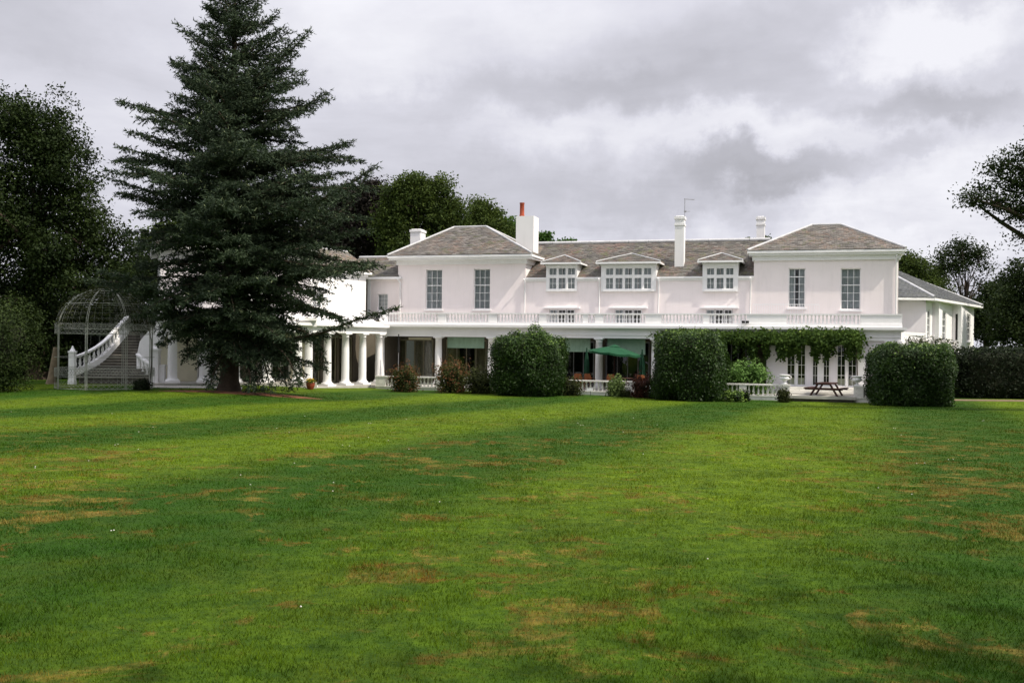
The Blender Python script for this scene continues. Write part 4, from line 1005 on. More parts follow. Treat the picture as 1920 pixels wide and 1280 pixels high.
# left bit of raised terrace right of UR
ur0, ur1 = UR - .5, UE + .1
pv = hthing('terrace_paving', 'pale paving before the right pavilion', None, 0, 0); pv['kind'] = 'structure'
MB().box(ur0, u0 - .2, -2.47, .11, -.2, .205).build('paving', M_paving, pv)
MB().box(u1 + .2, ur1, -2.47, .11, -.2, .60).build('paving', M_paving, pv)
# gravel / kerb strip where the lawn meets the terrace
def strip(name, pts, lift, mat, label):
    vs = [(p.x, p.y, float(lawn_z(np.array(p.x), np.array(p.y))) + lift) for p in pts]; n = len(vs) // 2
    mb = MB(); mb.add(vs, [(2 * i, 2 * i + 2, 2 * i + 3, 2 * i + 1) for i in range(n - 1)], True); o = mb.build(name, mat); return tag(o, label, None, kind='structure')
strip('path', [onground(px, d) for px in range(255, 470, 20) for d in (50.6, 52.9)], .012, M_paving, 'pale path in front of the portico wing')
strip('gravel_path', [onground(px, d) for px in range(1790, 2100, 30) for d in (55.0, 56.6)], .012, simple('brown_gravel', (0.16, 0.11, 0.07), .95, .3, 3), 'thin brown path at the foot of the dark hedge')
def urn(label, u):
    t = hthing('stone_urn', label, 'urn', u, TV, .80, 0, 'white urns flanking the garden steps')
    MB().box(-.17, .17, -.17, .17, 0, .05).lathe([(.13, .05), (.09, .08), (.05, .13), (.07, .17), (.22, .27), (.27, .34), (.22, .38), (.20, .44), (.27, .50), (.30, .52), (.25, .53), (.18, .50)], 14).build('bowl', M_trim, t)
    for s in (-1, 1):
        MB().tube([(s * .22, 0, .30), (s * .34, 0, .33), (s * .36, 0, .42), (s * .24, 0, .46)], .022, 6).build('handle', M_trim, t)
urn('white stone urn left of the garden steps, before the cream wall', U(1471, TV, 710)); urn('white stone urn right of the garden steps, by the pilaster', U(1607, TV, 712))
# picnic table
pt = hthing('picnic_table', 'dark red brown wooden picnic table with attached benches on the step landing', 'picnic table', U(1549, -2.5, 735), -2.5, .25, math.radians(74)); pt.scale = (.95, 1.12, .95)
for k in range(5): MB().box(-.80, .80, -.36 + k * .146, -.36 + k * .146 + .136, .66, .735).build('tabletop_plank', M_wood, pt)
for s in (-1, 1):
    for k in range(2): MB().box(-.85, .85, s * .74 - .13 + k * .135, s * .74 - .13 + k * .135 + .125, .40, .455).build('seat_plank', M_wood, pt)
for x in (-.55, .55):
    MB().box(x - .035, x + .035, -.88, .88, .33, .41).build('bench_beam', M_wood, pt); MB().box(x - .035, x + .035, -.36, .36, .62, .69).build('top_beam', M_wood, pt)
    for s in (-1, 1):
        mb = MB(); mb.add([(x + .036, s * .22, .69), (x + .036, s * .32, .69), (x + .036, s * .68, 0), (x + .036, s * .58, 0), (x + .10, s * .22, .69), (x + .10, s * .32, .69), (x + .10, s * .68, 0), (x + .10, s * .58, 0)],
            [(0, 1, 2, 3), (7, 6, 5, 4), (0, 4, 5, 1), (1, 5, 6, 2), (2, 6, 7, 3), (3, 7, 4, 0)]); mb.build('leg', M_wood, pt)
# parasols
px_, v_ = 1152, -1.2; u_, z_, D_ = H(px_, 662, v_)
pr = hthing('parasol', 'open green parasol tilted over the terrace tables', 'parasol', u_, v_, FL)
zr = 2.18; Rr = 1.52; nseg = 8; vs = []; fs = []; rings = 6
for j in range(rings + 1):
    t = j / rings
    for i in range(nseg * 4):
        a = 2 * math.pi * i / (nseg * 4); ph_ = (i % 4) / 4.0; sag = .05 * math.sin(math.pi * ph_) * t
        r = Rr * t * (1 - .05 * math.sin(math.pi * ph_) * t); vs.append((r * math.cos(a), r * math.sin(a), zr + .36 * (1 - t ** 1.35) - sag + .13 * t * -math.cos(a)))
n = nseg * 4
for j in range(rings):
    for i in range(n): fs.append((j * n + i, j * n + (i + 1) % n, (j + 1) * n + (i + 1) % n, (j + 1) * n + i))
cn = MB().add(vs, fs, False).build('canopy', M_gcloth, pr)
vs2 = vs[-n:] + [(x * 1.0, y * 1.0, z - .12) for x, y, z in vs[-n:]]
MB().add(vs2, [(i, (i + 1) % n, n + (i + 1) % n, n + i) for i in range(n)]).build('valance', M_gcloth, cn)
MB().lathe([(.34, zr + .33), (.20, zr + .41), (.03, zr + .45), (.02, zr + .50)], 12).build('vent_cap', M_gcloth, cn)
MB().tube([(0, 0, .05), (0, 0, zr + .4)], .025, 8).build('pole', M_wood, pr); MB().lathe([(.26, 0), (.26, .05), (.06, .08), (.05, .25)], 12).build('base', M_metal, pr)
for i in range(8):
    a = 2 * math.pi * i / 8; MB().tube([(.03 * math.cos(a), .03 * math.sin(a), zr + .1), (Rr * .95 * math.cos(a), Rr * .95 * math.sin(a), zr + .0 - .12 * math.cos(a))], .010, 4).build('rib', M_wood, pr)
def closed_parasol(px, v, label, z0, z1, mat, r=.17, pole=M_wood):
    u = U(px, v, 670); t = hthing('folded_parasol', label, 'parasol', u, v, FL, 0, 'folded parasols')
    rr = random.Random(px); n = 14; vs = []; prof = [(z0, r), (z0 + .1, r * 1.05), ((z0 + z1) / 2, r * .85), (z0 * .25 + z1 * .75, r * .5), (z1, .03)]
    for z, q in prof:
        for i in range(n): a = 2 * math.pi * i / n; k = q * (1 if i % 2 else .68); vs.append((k * math.cos(a), k * math.sin(a), z))
    fs = [(j * n + i, j * n + (i + 1) % n, (j + 1) * n + (i + 1) % n, (j + 1) * n + i) for j in range(len(prof) - 1) for i in range(n)] + [tuple(range(n))]
    MB().add(vs, fs).lathe([(.02, z1 - .02), (.05, z1 + .03), (.01, z1 + .08)], 8).build('canopy', mat, t)
    MB().tube([(0, 0, 0), (0, 0, z0 + .3)], .022, 6).build('pole', pole, t); MB().lathe([(.24, 0), (.24, .06), (.05, .09)], 10).build('base', M_metal, t)
closed_parasol(1100, -.5, 'folded dark green parasol left of the open green one', .85, 2.35, M_dgcloth)
closed_parasol(1204, -.5, 'folded dark green parasol beside the column right of the open one', .75, 2.30, M_dgcloth, .20)
closed_parasol(747, -1.2, 'thin folded black parasol behind the red tipped shrub nearest the colonnade', 2.0, 3.05, M_black, .07, M_metal)
# cane chairs and tables
def chair(label, px, v, rot):
    t = hthing('cane_chair', label, 'chair', U(px, v, 700), v, FL, rot, 'cane chairs on the terrace')
    for sx in (-1, 1):
        for sy in (-1, 1): MB().tube([(sx * .21, sy * .2, 0), (sx * .2, sy * .19, .44)], .018, 6).build('leg', M_cane, t)
        MB().tube([(sx * .24, -.18, .44), (sx * .27, -.15, .66), (sx * .27, .12, .68), (sx * .22, .22, .72)], .016, 6).build('armrest', M_cane, t)
    MB().box(-.23, .23, -.21, .21, .42, .46).build('seat', M_cane, t)
    vs = []; n = 9
    for j in range(6):
        z = .46 + j * .095
        for i in range(n):
            a = math.pi * (i / (n - 1)) ; w = .25 * (1 - .25 * max(0, j - 3) / 2); vs.append((-w * math.cos(a), .10 + .14 * math.sin(a) + .02 * j, z))
    fs = [(j * n + i, j * n + i + 1, (j + 1) * n + i + 1, (j + 1) * n + i) for j in range(5) for i in range(n - 1)]
    mb = MB().add(vs, fs, True); mb.add([(x, y + .02, z) for x, y, z in vs], fs, True); mb.build('backrest', M_cane, t)
chair('orange cane chair between the first bush and the folded parasol', 1086, -1.4, math.radians(170)); chair('orange cane chair just left of the column under the open parasol', 1106, -1.0, math.radians(150))
chair('orange cane chair below the open parasol, right of the column', 1146, -1.3, math.radians(185)); chair('orange cane chair behind the dark red shrub on the terrace', 1200, -1.4, math.radians(200))
tb = hthing('terrace_table', 'round dark terrace table under the open green parasol', 'table', U(1170, -1.3, 700), -1.3, FL)
MB().lathe([(.5, .70), (.52, .715), (.5, .735)], 20).build('tabletop', M_wood, tb); MB().tube([(0, 0, 0.02), (0, 0, .70)], .035, 8).lathe([(.25, 0), (.2, .03), (.04, .06)], 10).build('pedestal', M_wood, tb)
# little sign on a stake
sg = thing('lawn_sign', 'small white blank looking sign on a stake before the balustrade', 'sign', tuple(onground(1108, 55.2)), TH)
MB().tube([(0, .02, 0), (0, .02, .36)], .014, 5).build('stake', M_black, sg); MB().box(-.20, .14, -.01, .01, .27, .44).build('plate', M_trim, sg)
# flower pot by the colonnade
fp_ = onground(583, 54.6); fp = thing('flower_pot', 'red brown glazed pot of yellow flowers at the colonnade edge', 'flower pot', tuple(fp_))
MB().lathe([(.15, 0), (.21, .12), (.25, .30), (.23, .34), (.26, .37), (.22, .37), (.20, .33)], 16).build('pot', M_plant_pot, fp)
rng = np.random.default_rng(5); d = rng.normal(size=(420, 3)) * np.array([.12, .12, .06]) + np.array([0, 0, .45])
quads_obj('leaves', leaf_quads(d[:260], .05, rng), M_bright, fp, rng.random(260))
quads_obj('flowers', leaf_quads(d[260:] + np.array([0, 0, .04]), .042, rng), M_yellow, fp, rng.random(160))

# ------------------------------------------------------------------ bushes and hedges
def bushat(name, label, cat, px, D, w_px, h_m, mat, n, leaf, seed, depth=None, dz=0, **k):
    p = onground(px, D); w = w_px * D / F
    return bush(name, label, cat, p.x, p.y + (depth or w) / 2, p.z - .05 + dz, w, depth or w, h_m, mat, n, leaf, seed, **k)
bushat('laurel_bush', 'big round topped dark laurel bush hiding the third loggia column', 'bush', 995, 53.2, 126, 3.15, M_laurel, 44000, .052, 11, vn=.17, toplight=.5, depth=3.4, expo=4.2, lump=.09, group='large clipped bushes along the terrace',
       crownlift=lambda x: .10 + .24 * np.exp(-((x - .13) / .22) ** 2) + .10 * np.sin(x * 14), rot=TH)
bushat('laurel_bush', 'big square shouldered dark laurel bush under the left end of the climber', 'bush', 1304, 51.6, 126, 3.42, M_laurel, 42000, .052, 12, vn=.17, toplight=.5, depth=3.3, expo=4.6, lump=.08, group='large clipped bushes along the terrace', rot=TH,
       crownlift=lambda x: .05 + .18 * np.cos(x * 3))
bushat('laurel_bush', 'broad boxy clipped bush at the right end of the terrace, below the rear wing', 'bush', 1734, 48.8, 138, 2.95, M_laurel, 52000, .050, 13, vn=.17, toplight=.5, depth=3.6, expo=6.5, lump=.055, group='large clipped bushes along the terrace', rot=TH + .05,
       crownlift=lambda x: .03 + .07 * np.sin(x * 17))
p = onground(1930, 57)
bush('dark_hedge', 'long very dark clipped hedge at the right edge behind the boxy bush', 'hedge', p.x + 3, p.y + 1.5, p.z - .05, 14, 2.4, 2.95, M_yew, 32000, .075, 14, expo=8, lump=.015, toplight=.5, rot=math.radians(-3))
for (nm, lb, px, D, w, h, mat, n, lf, sd_, kw) in [
    ('rose_shrub', 'red tipped bushy shrub before the balustrade, nearest the colonnade', 758, 56.6, 36, 1.3, M_redl, 4500, .055, 21, {}),
    ('rose_shrub', 'tallest red tipped shrub before the second loggia column', 847, 56.0, 42, 1.5, M_redl, 6000, .055, 22, {}),
    ('rose_shrub', 'dull olive low shrub just left of the big round topped bush', 902, 55.6, 40, 1.15, M_olive, 4500, .055, 23, {}),
    ('low_shrub', 'small olive shrub at the right foot of the big round topped bush', 1070, 54.8, 34, .85, M_olive, 3000, .05, 24, {}),
    ('tall_grass_plant', 'pale green grassy plant before the middle of the balustrade', 1157, 55.0, 20, .85, M_pale, 2600, .075, 25, {'up': 1}),
    ('low_shrub', 'tiny olive shrub right of the pale grassy plant', 1174, 54.8, 16, .40, M_olive, 900, .05, 26, {}),
    ('dark_red_shrub', 'dark red leaved shrub left of the second big bush', 1208, 54.2, 28, 1.0, M_dred, 4000, .055, 27, {}),
    ('low_shrub', 'small dark shrub with white blooms beside the second big bush', 1232, 53.8, 24, .95, M_yew, 2200, .05, 28, {'fl': 1}),
    ('low_shrub', 'small dark pointed plant before the pier of the short balustrade', 1400, 51.8, 11, .55, M_yew, 900, .045, 29, {}),
    ('conifer_shrub', 'small conical bronze green shrub at the left end of the steps', 1473, 51.6, 20, .72, M_olive, 1800, .045, 30, {'cone': 1}),
    ('bright_shrub', 'bright green bushy shrub behind the short balustrade', 1403, 54.6, 62, 1.55, M_bright, 9000, .06, 31, {}),
    ('low_shrub', 'low dark shrub at the right foot of the second big bush', 1382, 51.6, 26, .5, M_laurel, 2400, .05, 32, {})]:
    o = bushat(nm, lb, 'shrub', px, D, w, h, mat, n, lf, sd_, expo=1.5 if kw.get('cone') else 2.2, lump=.24, core=not kw.get('up'), out=.62, corek=.6, vn=.16 if mat in (M_redl, M_dred) else .15, dz=.2 if nm == 'bright_shrub' else 0)
    if kw.get('fl'):
        rng = np.random.default_rng(3); q = rng.normal(size=(60, 3)) * np.array([.22, .15, .2]) + np.array([0, -.3, .6]); quads_obj('blooms', leaf_quads(q, .05, rng), M_bloom, o, rng.random(60))
# blossoming shrub over the boxy bush
bb_ = pxblobs([(1740, 642, 34, 10), (1775, 646, 22, 9), (1712, 645, 18, 7)], 53.6)
rng = np.random.default_rng(44); Pp, C, var, nr = crown_cloud([(a, b, c, d_, e_, f_) for a, b, c, d_, e_, f_ in bb_], 1800, .06, rng, .16, 12)
rt = thing('white_flowering_shrub', 'loose white flowering shrub rising behind the boxy bush', 'shrub', tuple(onground(1742, 53.6)))
Pl = Pp - np.array(rt.location); quads_obj('leaves', leaf_quads(Pl[:900], .06, rng), M_olive, rt, var[:900]); quads_obj('blooms', leaf_quads(Pl[900:], .045, rng), M_bloom, rt, var[900:])
mb = MB()
for i in range(26): q = Vector(C[i]) - Vector(rt.location); mb.tube([(random.Random(i).uniform(-.4, .4), 0, 0), (q.x * .7, q.y, q.z * .5), q], [.03, .02, .008], 4)
mb.build('stems', M_bark, rt)

# ------------------------------------------------------------------ wisteria along the loggia
rng = np.random.default_rng(77); vt = thing('wisteria', 'wisteria climbing along the loggia cornice and hanging over the french doors', 'climbing plant', (OX, OY, 0), TH)
pts = []; nrm = []
def vine_blob(px, py, rx, ry, n, v=-.25, dv=.28):
    u, z, D = H(px, py, v); k = D / F; g = rng.normal(size=(n, 3)) * np.array([rx * k * .55, dv, ry * k * .55]); pts.append(g + np.array([u, v, z]))
for (px, py, rx, ry, n) in [(1262, 632, 28, 10, 900), (1300, 628, 35, 8, 900), (1350, 632, 30, 10, 1100), (1392, 636, 26, 13, 1300), (1425, 632, 30, 9, 900), (1440, 644, 26, 18, 1500), (1462, 652, 22, 16, 900), (1480, 640, 30, 16, 1600),
                            (1515, 636, 34, 16, 1700), (1550, 636, 32, 16, 1600), (1585, 638, 24, 17, 1500), (1602, 646, 12, 22, 900), (1600, 666, 8, 10, 220), (1508, 656, 16, 11, 380), (1446, 666, 10, 8, 180), (1420, 660, 14, 22, 900), (1424, 690, 9, 18, 420), (1540, 652, 16, 8, 300), (1252, 640, 12, 10, 300), (1340, 655, 18, 14, 500), (1370, 655, 14, 10, 300)]:
    vine_blob(px, py, rx, ry, int(n * 1.5))
for i in range(80):   # hanging shoots
    px = rng.uniform(1420, 1608); py = rng.uniform(645, 660); u, z, D = H(px, py, -.3); ln = rng.uniform(.2, .75); m = 34
    t = rng.random(m); pts.append(np.stack([u + rng.normal(size=m) * .05, -.3 + rng.normal(size=m) * .08, z - t * ln], 1))
A_ = np.concatenate(pts); A_ = A_[A_[:, 2] < DECK + .02]; A_ = A_[(A_[:, 2] > 2.95) | (np.sin(A_[:, 0] * 7.3) + np.sin(A_[:, 0] * 3.1 + 1) + rng.normal(size=len(A_)) * .5 > .1)]; A_[:, 1] = np.minimum(A_[:, 1], .05)
w_ = np.sin(A_[:, 0] * 3.3) * np.sin(A_[:, 2] * 5 + 1) ; var = np.clip(.34 + .2 * rng.normal(size=len(A_)) + .16 * w_ + .25 * (A_[:, 2] - 3.2), 0, 1)
quads_obj('leaves', leaf_quads(A_, .085, rng, np.tile([0, -1, .3], (len(A_), 1)), up=.1), M_vine, vt, var)
mb = MB()
for (p0, p1) in [(1430, 1600), (1245, 1430)]:
    ps = []
    for i in range(12):
        px = p0 + (p1 - p0) * i / 11; u, z, D = H(px, 632 + 4 * math.sin(i * 1.9), -.14); ps.append((u, -.14, z))
    mb.tube(ps, .035, 5)
u = U(1418, -.15, 690); mb.tube([(u, -.15, .2), (u + .08, -.18, 1.2), (u - .05, -.15, 2.4), (u + .1, -.15, 3.3)], [.07, .06, .05, .04], 6)
u = U(1605, -.15, 690); mb.tube([(u + .1, -.2, .6), (u + .05, -.2, 1.8), (u, -.15, 3.3)], [.035, .03, .025], 5)
mb.build('stem', M_bark, vt)

# ------------------------------------------------------------------ the cedar
rng = np.random.default_rng(2024); rr = random.Random(5)
ced = thing('blue_cedar', 'tall dark blue green cedar with drooping tiered branches on the lawn left of the house', 'tree', tuple(CED))
KP = CED.y / F
def cz(py): return (740.5 - py) * KP
ENV = [(-75, 4, 4), (-40, 30, 36), (0, 44, 58), (50, 66, 86), (100, 94, 118), (150, 122, 138), (200, 142, 152), (250, 155, 165), (300, 185, 212), (350, 190, 240), (400, 178, 262), (450, 165, 275), (500, 155, 280), (540, 152, 245), (580, 150, 235), (620, 125, 200), (660, 95, 160), (700, 62, 135), (738, 12, 90)]
epy = np.array([e_[0] for e_ in ENV], float); eL = np.array([e_[1] for e_ in ENV], float) * KP; eR = np.array([e_[2] for e_ in ENV], float) * KP
def env(py, az):
    L_, R_ = np.interp(py, epy, eL), np.interp(py, epy, eR); c = math.cos(az); return L_ + (R_ - L_) * (.5 + .5 * c)
segP = []; segD = []; segL = []; woods = MB(); nlim = 0
Lmb = []
def add_branch(pts, r0, dens=1.0, blen=1.0, droop=.30):
    """polyline of Vectors; grows flat sprays of branchlets and twigs along it"""
    pts = [Vector(p) for p in pts]; n = len(pts)
    woods.tube(pts, [max(.010, r0 * (1 - i / (n - 1)) ** .8) for i in range(n)], 5, caps=False)
    cum = [0]
    for a, b in zip(pts, pts[1:]): cum.append(cum[-1] + (b - a).length)
    tot = cum[-1]; s = tot * .12; side = 1
    while s < tot:
        j = max(i for i in range(n - 1) if cum[i] <= s); f = (s - cum[j]) / (cum[j + 1] - cum[j] + 1e-9); p = pts[j].lerp(pts[j + 1], f); T = (pts[j + 1] - pts[j]).normalized()
        t = s / tot; bl = blen * (.30 + (.40 * tot * (1 - t)) * (.35 + .65 * min(1, t * 4))); bl = min(bl, 2.3) * rr.uniform(.55, 1.15)
        sd_v = T.cross(Vector((0, 0, 1)));
        if sd_v.length < .1: sd_v = Vector((1, 0, 0))
        sd_v.normalize(); ang = math.radians(rr.uniform(32, 68)); dirv = (T * math.cos(ang) + sd_v * side * math.sin(ang) + Vector((0, 0, rr.uniform(-.30, .22) * 1.0))).normalized()
        m = max(3, int(bl / .22)); q = p.copy(); d2 = dirv.copy(); st_ = bl / m
        for k in range(m):
            nq = q + d2 * st_; segP.append((q, nq)); 
            # twigs
            for _ in range(3):
                a2 = rr.choice((-1, 1)) * math.radians(rr.uniform(30, 75)); ax = Vector((0, 0, 1)); dv = Matrix.Rotation(a2, 3, ax) @ d2
                dv = (dv + Vector((0, 0, rr.uniform(-.80, .38)))).normalized(); ln = rr.uniform(.16, .42) * (.6 + .5 * (1 - k / m))
                segP.append((q + d2 * st_ * rr.random(), q + dv * ln))
            d2 = (d2 + Vector((0, 0, -droop * .16 if k < m * .7 else .03))).normalized(); q = nq
        s += rr.uniform(.13, .24) / dens; side = -side
    segP.append((pts[-2], pts[-1] + (pts[-1] - pts[-2]).normalized() * .3)); segP.append((pts[-3], pts[-2]))
Nb = 290
for i in range(Nb):
    t = (i + .5) / Nb; py = -62 + (700 + 62) * t ** .92 + rr.uniform(-9, 9); az = i * 2.39996 + rr.uniform(-.35, .35)
    L_ = env(py, az) * (rr.uniform(.68, 1.02) if rr.random() < .78 else rr.uniform(1.02, 1.24)); L_ = max(L_, .35)
    ht = cz(py); up = np.interp(py, [-60, 100, 300, 450, 600, 740], [.75, .42, .20, .08, -.10, -.45]) + rr.uniform(-.20, .18)
    z0 = ht - up * L_; z0 = max(z0, .9 + rr.random() * .8) if py < 690 else max(z0, 1.6); n = 11; pts = []
    bend = rr.uniform(-.22, .22); curve = rr.uniform(.10, .22)
    for k in range(n):
        f = k / (n - 1); a = az + bend * f; r = L_ * f; z = z0 + (ht - z0) * f + curve * L_ * (math.sin(math.pi * f) * .55 * (1 if up > 0 else .8)) * (1 if py > 150 else -.3) + (.05 * L_ * max(0, f - .75) * 4) * (1 if py < 560 else 0)
        pts.append(Vector((r * math.cos(a), r * math.sin(a), z + rr.uniform(-.03, .03))))
    for p_ in pts: p_.z = max(p_.z, .25)
    add_branch(pts, .022 + L_ * .014, dens=1.0, blen=1.15)
def pxpts(lst, dd=0.0):
    out = []
    for i, (px, py) in enumerate(lst): w = P(px, py, CED.y + dd * i / (len(lst) - 1)); out.append(w - CED)
    o2 = []
    for a, b in zip(out, out[1:]):
        for k in range(4): o2.append(a.lerp(b, k / 4))
    o2.append(out[-1])
    for _ in range(2): o2 = [o2[0]] + [(o2[i - 1] + o2[i] * 2 + o2[i + 1]) / 4 for i in range(1, len(o2) - 1)] + [o2[-1]]
    return o2
for lst, dd, bl in [([(430, 255), (330, 214), (280, 207), (224, 188)], -.6, .75), ([(430, 350), (330, 308), (270, 300), (216, 300)], .6, .8), ([(430, 430), (330, 400), (280, 375), (228, 362)], -1.0, .8),
                ([(425, 628), (350, 612), (300, 565), (262, 530), (172, 527)], -2.0, 1.35), ([(425, 600), (355, 575), (300, 545), (215, 545)], -2.5, 1.15), ([(425, 620), (350, 600), (290, 548), (232, 515), (190, 508)], -3.0, 1.2), ([(420, 610), (340, 600), (300, 585), (262, 590)], -2.2, 1.0), ([(430, 450), (590, 395), (655, 345), (705, 310)], 1.0, .55), ([(430, 470), (600, 430), (660, 380), (690, 322)], 2.0, .45),
                ([(430, 650), (600, 628), (670, 598), (744, 577)], -1.5, .55), ([(430, 340), (560, 305), (610, 290), (652, 268)], -.8, .6), ([(430, 190), (520, 115), (550, 92), (577, 60)], .3, .55),
                ([(430, 560), (590, 510), (650, 495), (700, 492)], 1.5, .7), ([(430, 610), (480, 640), (500, 690), (508, 742)], -2.4, .8), ([(430, 600), (500, 630), (540, 670), (560, 715)], -2.0, .8), ([(430, 540), (360, 560), (320, 600), (300, 640)], -2.2, .7),
                ([(430, 590), (370, 600), (350, 640), (352, 672)], -1.4, .9), ([(430, 420), (350, 430), (300, 450), (262, 452)], 1.8, .7), ([(430, 610), (560, 610), (600, 650), (610, 690)], 1.0, .6), ([(430, 600), (470, 650), (480, 700), (486, 732)], -1.8, .8), ([(430, 600), (420, 660), (400, 700), (395, 722)], -2.2, .8), ([(430, 610), (500, 660), (530, 700), (540, 728)], -1.5, .8), ([(430, 610), (450, 660), (470, 700), (468, 728)], -2.6, .7), ([(430, 600), (540, 650), (565, 690), (560, 718)], -.5, .8), ([(430, 280), (540, 215), (580, 195), (615, 172)], .8, .6)]:
    add_branch(pxpts(lst, dd), .10, dens=1.25, blen=bl)
S0 = np.array([s_[0][:] for s_ in segP]); S1 = np.array([s_[1][:] for s_ in segP]); ln = np.linalg.norm(S1 - S0, axis=1)
cnt = np.maximum(1, (ln / .060).astype(int)); idx = np.repeat(np.arange(len(ln)), cnt); N_ = len(idx)
f = rng.random(N_); base = S0[idx] + (S1 - S0)[idx] * f[:, None]; dr = (S1 - S0)[idx] / ln[idx][:, None]
dv = dr * .9 + rng.normal(size=(N_, 3)) * .55 + np.array([0, 0, .12]); dv /= np.linalg.norm(dv, axis=1)[:, None]
wv = np.cross(dv, rng.normal(size=(N_, 3))); wv /= np.linalg.norm(wv, axis=1)[:, None]
l_ = (.10 + .12 * rng.random(N_))[:, None]; w_ = (.020 + .017 * rng.random(N_))[:, None]
V = np.stack([base - wv * w_, base + wv * w_, base + dv * l_], 1).reshape(-1, 3); V[:, 2] = np.maximum(V[:, 2], .06)
bv = rng.random(len(ln)); rad = np.clip(np.hypot(base[:, 0], base[:, 1]) / 6, 0, 1)
var = np.clip(.18 + .30 * bv[idx] + .20 * rng.normal(size=N_) + .18 * rad * 0 + .25 * (dv[:, 2] > .4), 0, 1)
mesh_np('needles', V, np.arange(3 * N_).reshape(-1, 3), M_cedar, ced, np.repeat(var, 3))
woods.build('branches', M_bark, ced)
tp = [(0, 0, -.4), (0, 0, 0), (.02, 0, .5), (.04, .02, 2), (0, .03, 6), (.08, 0, 11), (.1, 0, 16), (.1, 0, cz(-72))]
MB().tube([Vector(p_) + Vector((0, 0, 0)) for p_ in tp], [.78, .62, .46, .40, .32, .21, .11, .02], 14).build('trunk', M_bark, ced)

# ------------------------------------------------------------------ trees
def T(name, label, px, D, h, lst, mat, n, leaf, seed, clump=.55, per=60, shell=.45, depth=1.0, tr=.35, limbs=22, fork=.35, barkmat=None, group='trees around the house', twig=True, limbr=None, lobes=True):
    b = onground(px, D) if D < 60 else Vector((ray(px, 640).x * D, D, 0.0))
    return tree(name, label, 'tree', b, h, pxblobs(lst, D, depth), mat, n, leaf, clump, per, seed, tr, shell, group, limbs, twig, barkmat, fork, limbr, lobes)
T('dark_lime_tree', 'huge dark broad tree at the left edge behind the iron gazebo', 70, 59, 17, [(72, 250, 80, 85), (125, 320, 62, 80), (30, 330, 110, 130), (150, 420, 68, 75), (60, 450, 130, 120), (190, 470, 52, 55), (130, 540, 110, 95), (228, 440, 26, 26), (215, 530, 70, 70), (-40, 560, 120, 140), (50, 600, 120, 90), (-60, 380, 90, 120), (5, 215, 60, 50)], M_darkl, 150000, .085, 101, .40, 45, .55, .8, .55, 30)
T('dark_holly_tree', 'dense dark evergreen behind the gazebo, between tree and portico', 250, 66, 9, [(262, 500, 45, 55), (290, 540, 40, 50), (232, 560, 60, 60), (305, 480, 24, 30), (60, 640, 80, 60), (110, 620, 60, 70)], M_darkl, 36000, .085, 102, .38, 40, .6, .6, .25, 14)
T('pale_poplar', 'pale olive tree top glimpsed behind the cedar and wing roof', 315, 88, 13, [(315, 445, 40, 28), (345, 425, 28, 26), (370, 460, 40, 34), (290, 455, 20, 14)], M_limel, 9000, .16, 103, .5, 45)
T('copper_beech', 'dark purple copper beech behind the house, half hidden by the cedar', 690, 90, 15.5, [(690, 395, 46, 58), (655, 385, 44, 44), (715, 430, 42, 52), (640, 420, 46, 50), (700, 360, 30, 28), (600, 430, 46, 40), (660, 462, 50, 34), (720, 468, 46, 30)], M_purple, 42000, .13, 104, .5, 45, .5, .8, .4, 18)
T('green_beech', 'tall rounded green tree rising behind the left pavilion chimney', 790, 86, 15, [(768, 372, 44, 46), (815, 378, 42, 48), (845, 402, 34, 38), (740, 420, 40, 40), (800, 430, 60, 46), (780, 345, 24, 20), (850, 440, 50, 40), (755, 350, 16, 18), (825, 345, 16, 14), (765, 465, 60, 30), (735, 380, 24, 30)], M_limel, 56000, .11, 105, .42, 45, .5, .8, .4, 22)
T('green_beech', 'lower green tree with a pointed top behind the left pavilion roof', 905, 92, 12.5, [(900, 408, 26, 32), (925, 425, 28, 32), (895, 385, 9, 16), (880, 440, 40, 34), (935, 450, 30, 30), (912, 392, 12, 14)], M_limel, 26000, .11, 106, .42, 45, .5, .8, .3, 16)
T('bright_young_tree', 'bright green low tree left of the wide white chimney', 958, 100, 10, [(950, 432, 20, 22), (970, 442, 22, 22), (985, 455, 20, 16)], M_bright, 7000, .16, 107, .45, 40)
T('bright_young_tree', 'small bright tree top right of the wide white chimney', 1022, 100, 9.5, [(1020, 449, 13, 12), (1012, 458, 14, 10)], M_bright, 2600, .15, 108, .35, 30)
T('bright_young_tree', 'tiny green treetop just over the long main ridge', 1060, 104, 9, [(1062, 457, 16, 5), (1050, 462, 16, 6)], M_bright, 1500, .15, 109, .3, 30)
T('green_ash', 'small treetop behind the thin chimney beside the right pavilion', 1415, 104, 11, [(1409, 452, 7, 8), (1436, 450, 5, 7), (1420, 462, 18, 8)], M_limel, 1800, .15, 110, .3, 30)
T('green_ash', 'loose dark green tree over the rear wing roof', 1725, 95, 10.5, [(1712, 500, 32, 22), (1742, 522, 28, 26), (1698, 486, 16, 12), (1725, 540, 45, 30), (1770, 560, 20, 24), (1690, 520, 24, 30)], M_limel, 22000, .11, 111, .5, 40, .55, .8, .3, 18)
T('spindly_tree', 'thin open crowned tree standing alone against the sky on the right', 1810, 84, 9.3, [(1800, 462, 24, 17), (1772, 478, 18, 14), (1832, 472, 20, 16), (1792, 500, 26, 14), (1846, 500, 12, 12), (1765, 500, 10, 8), (1812, 485, 20, 14), (1780, 530, 10, 8), (1838, 530, 8, 8)], M_oakl, 5200, .095, 112, .42, 16, .8, .9, .15, 40, .55, limbr=.05, lobes=False)
T('dark_oak', 'dark massed tree beyond the right end of the rear wing', 1850, 99, 10, [(1840, 600, 46, 44), (1808, 575, 30, 24), (1870, 560, 40, 34), (1800, 610, 30, 36)], M_darkl, 28000, .11, 113, .42, 45, .55, .8)
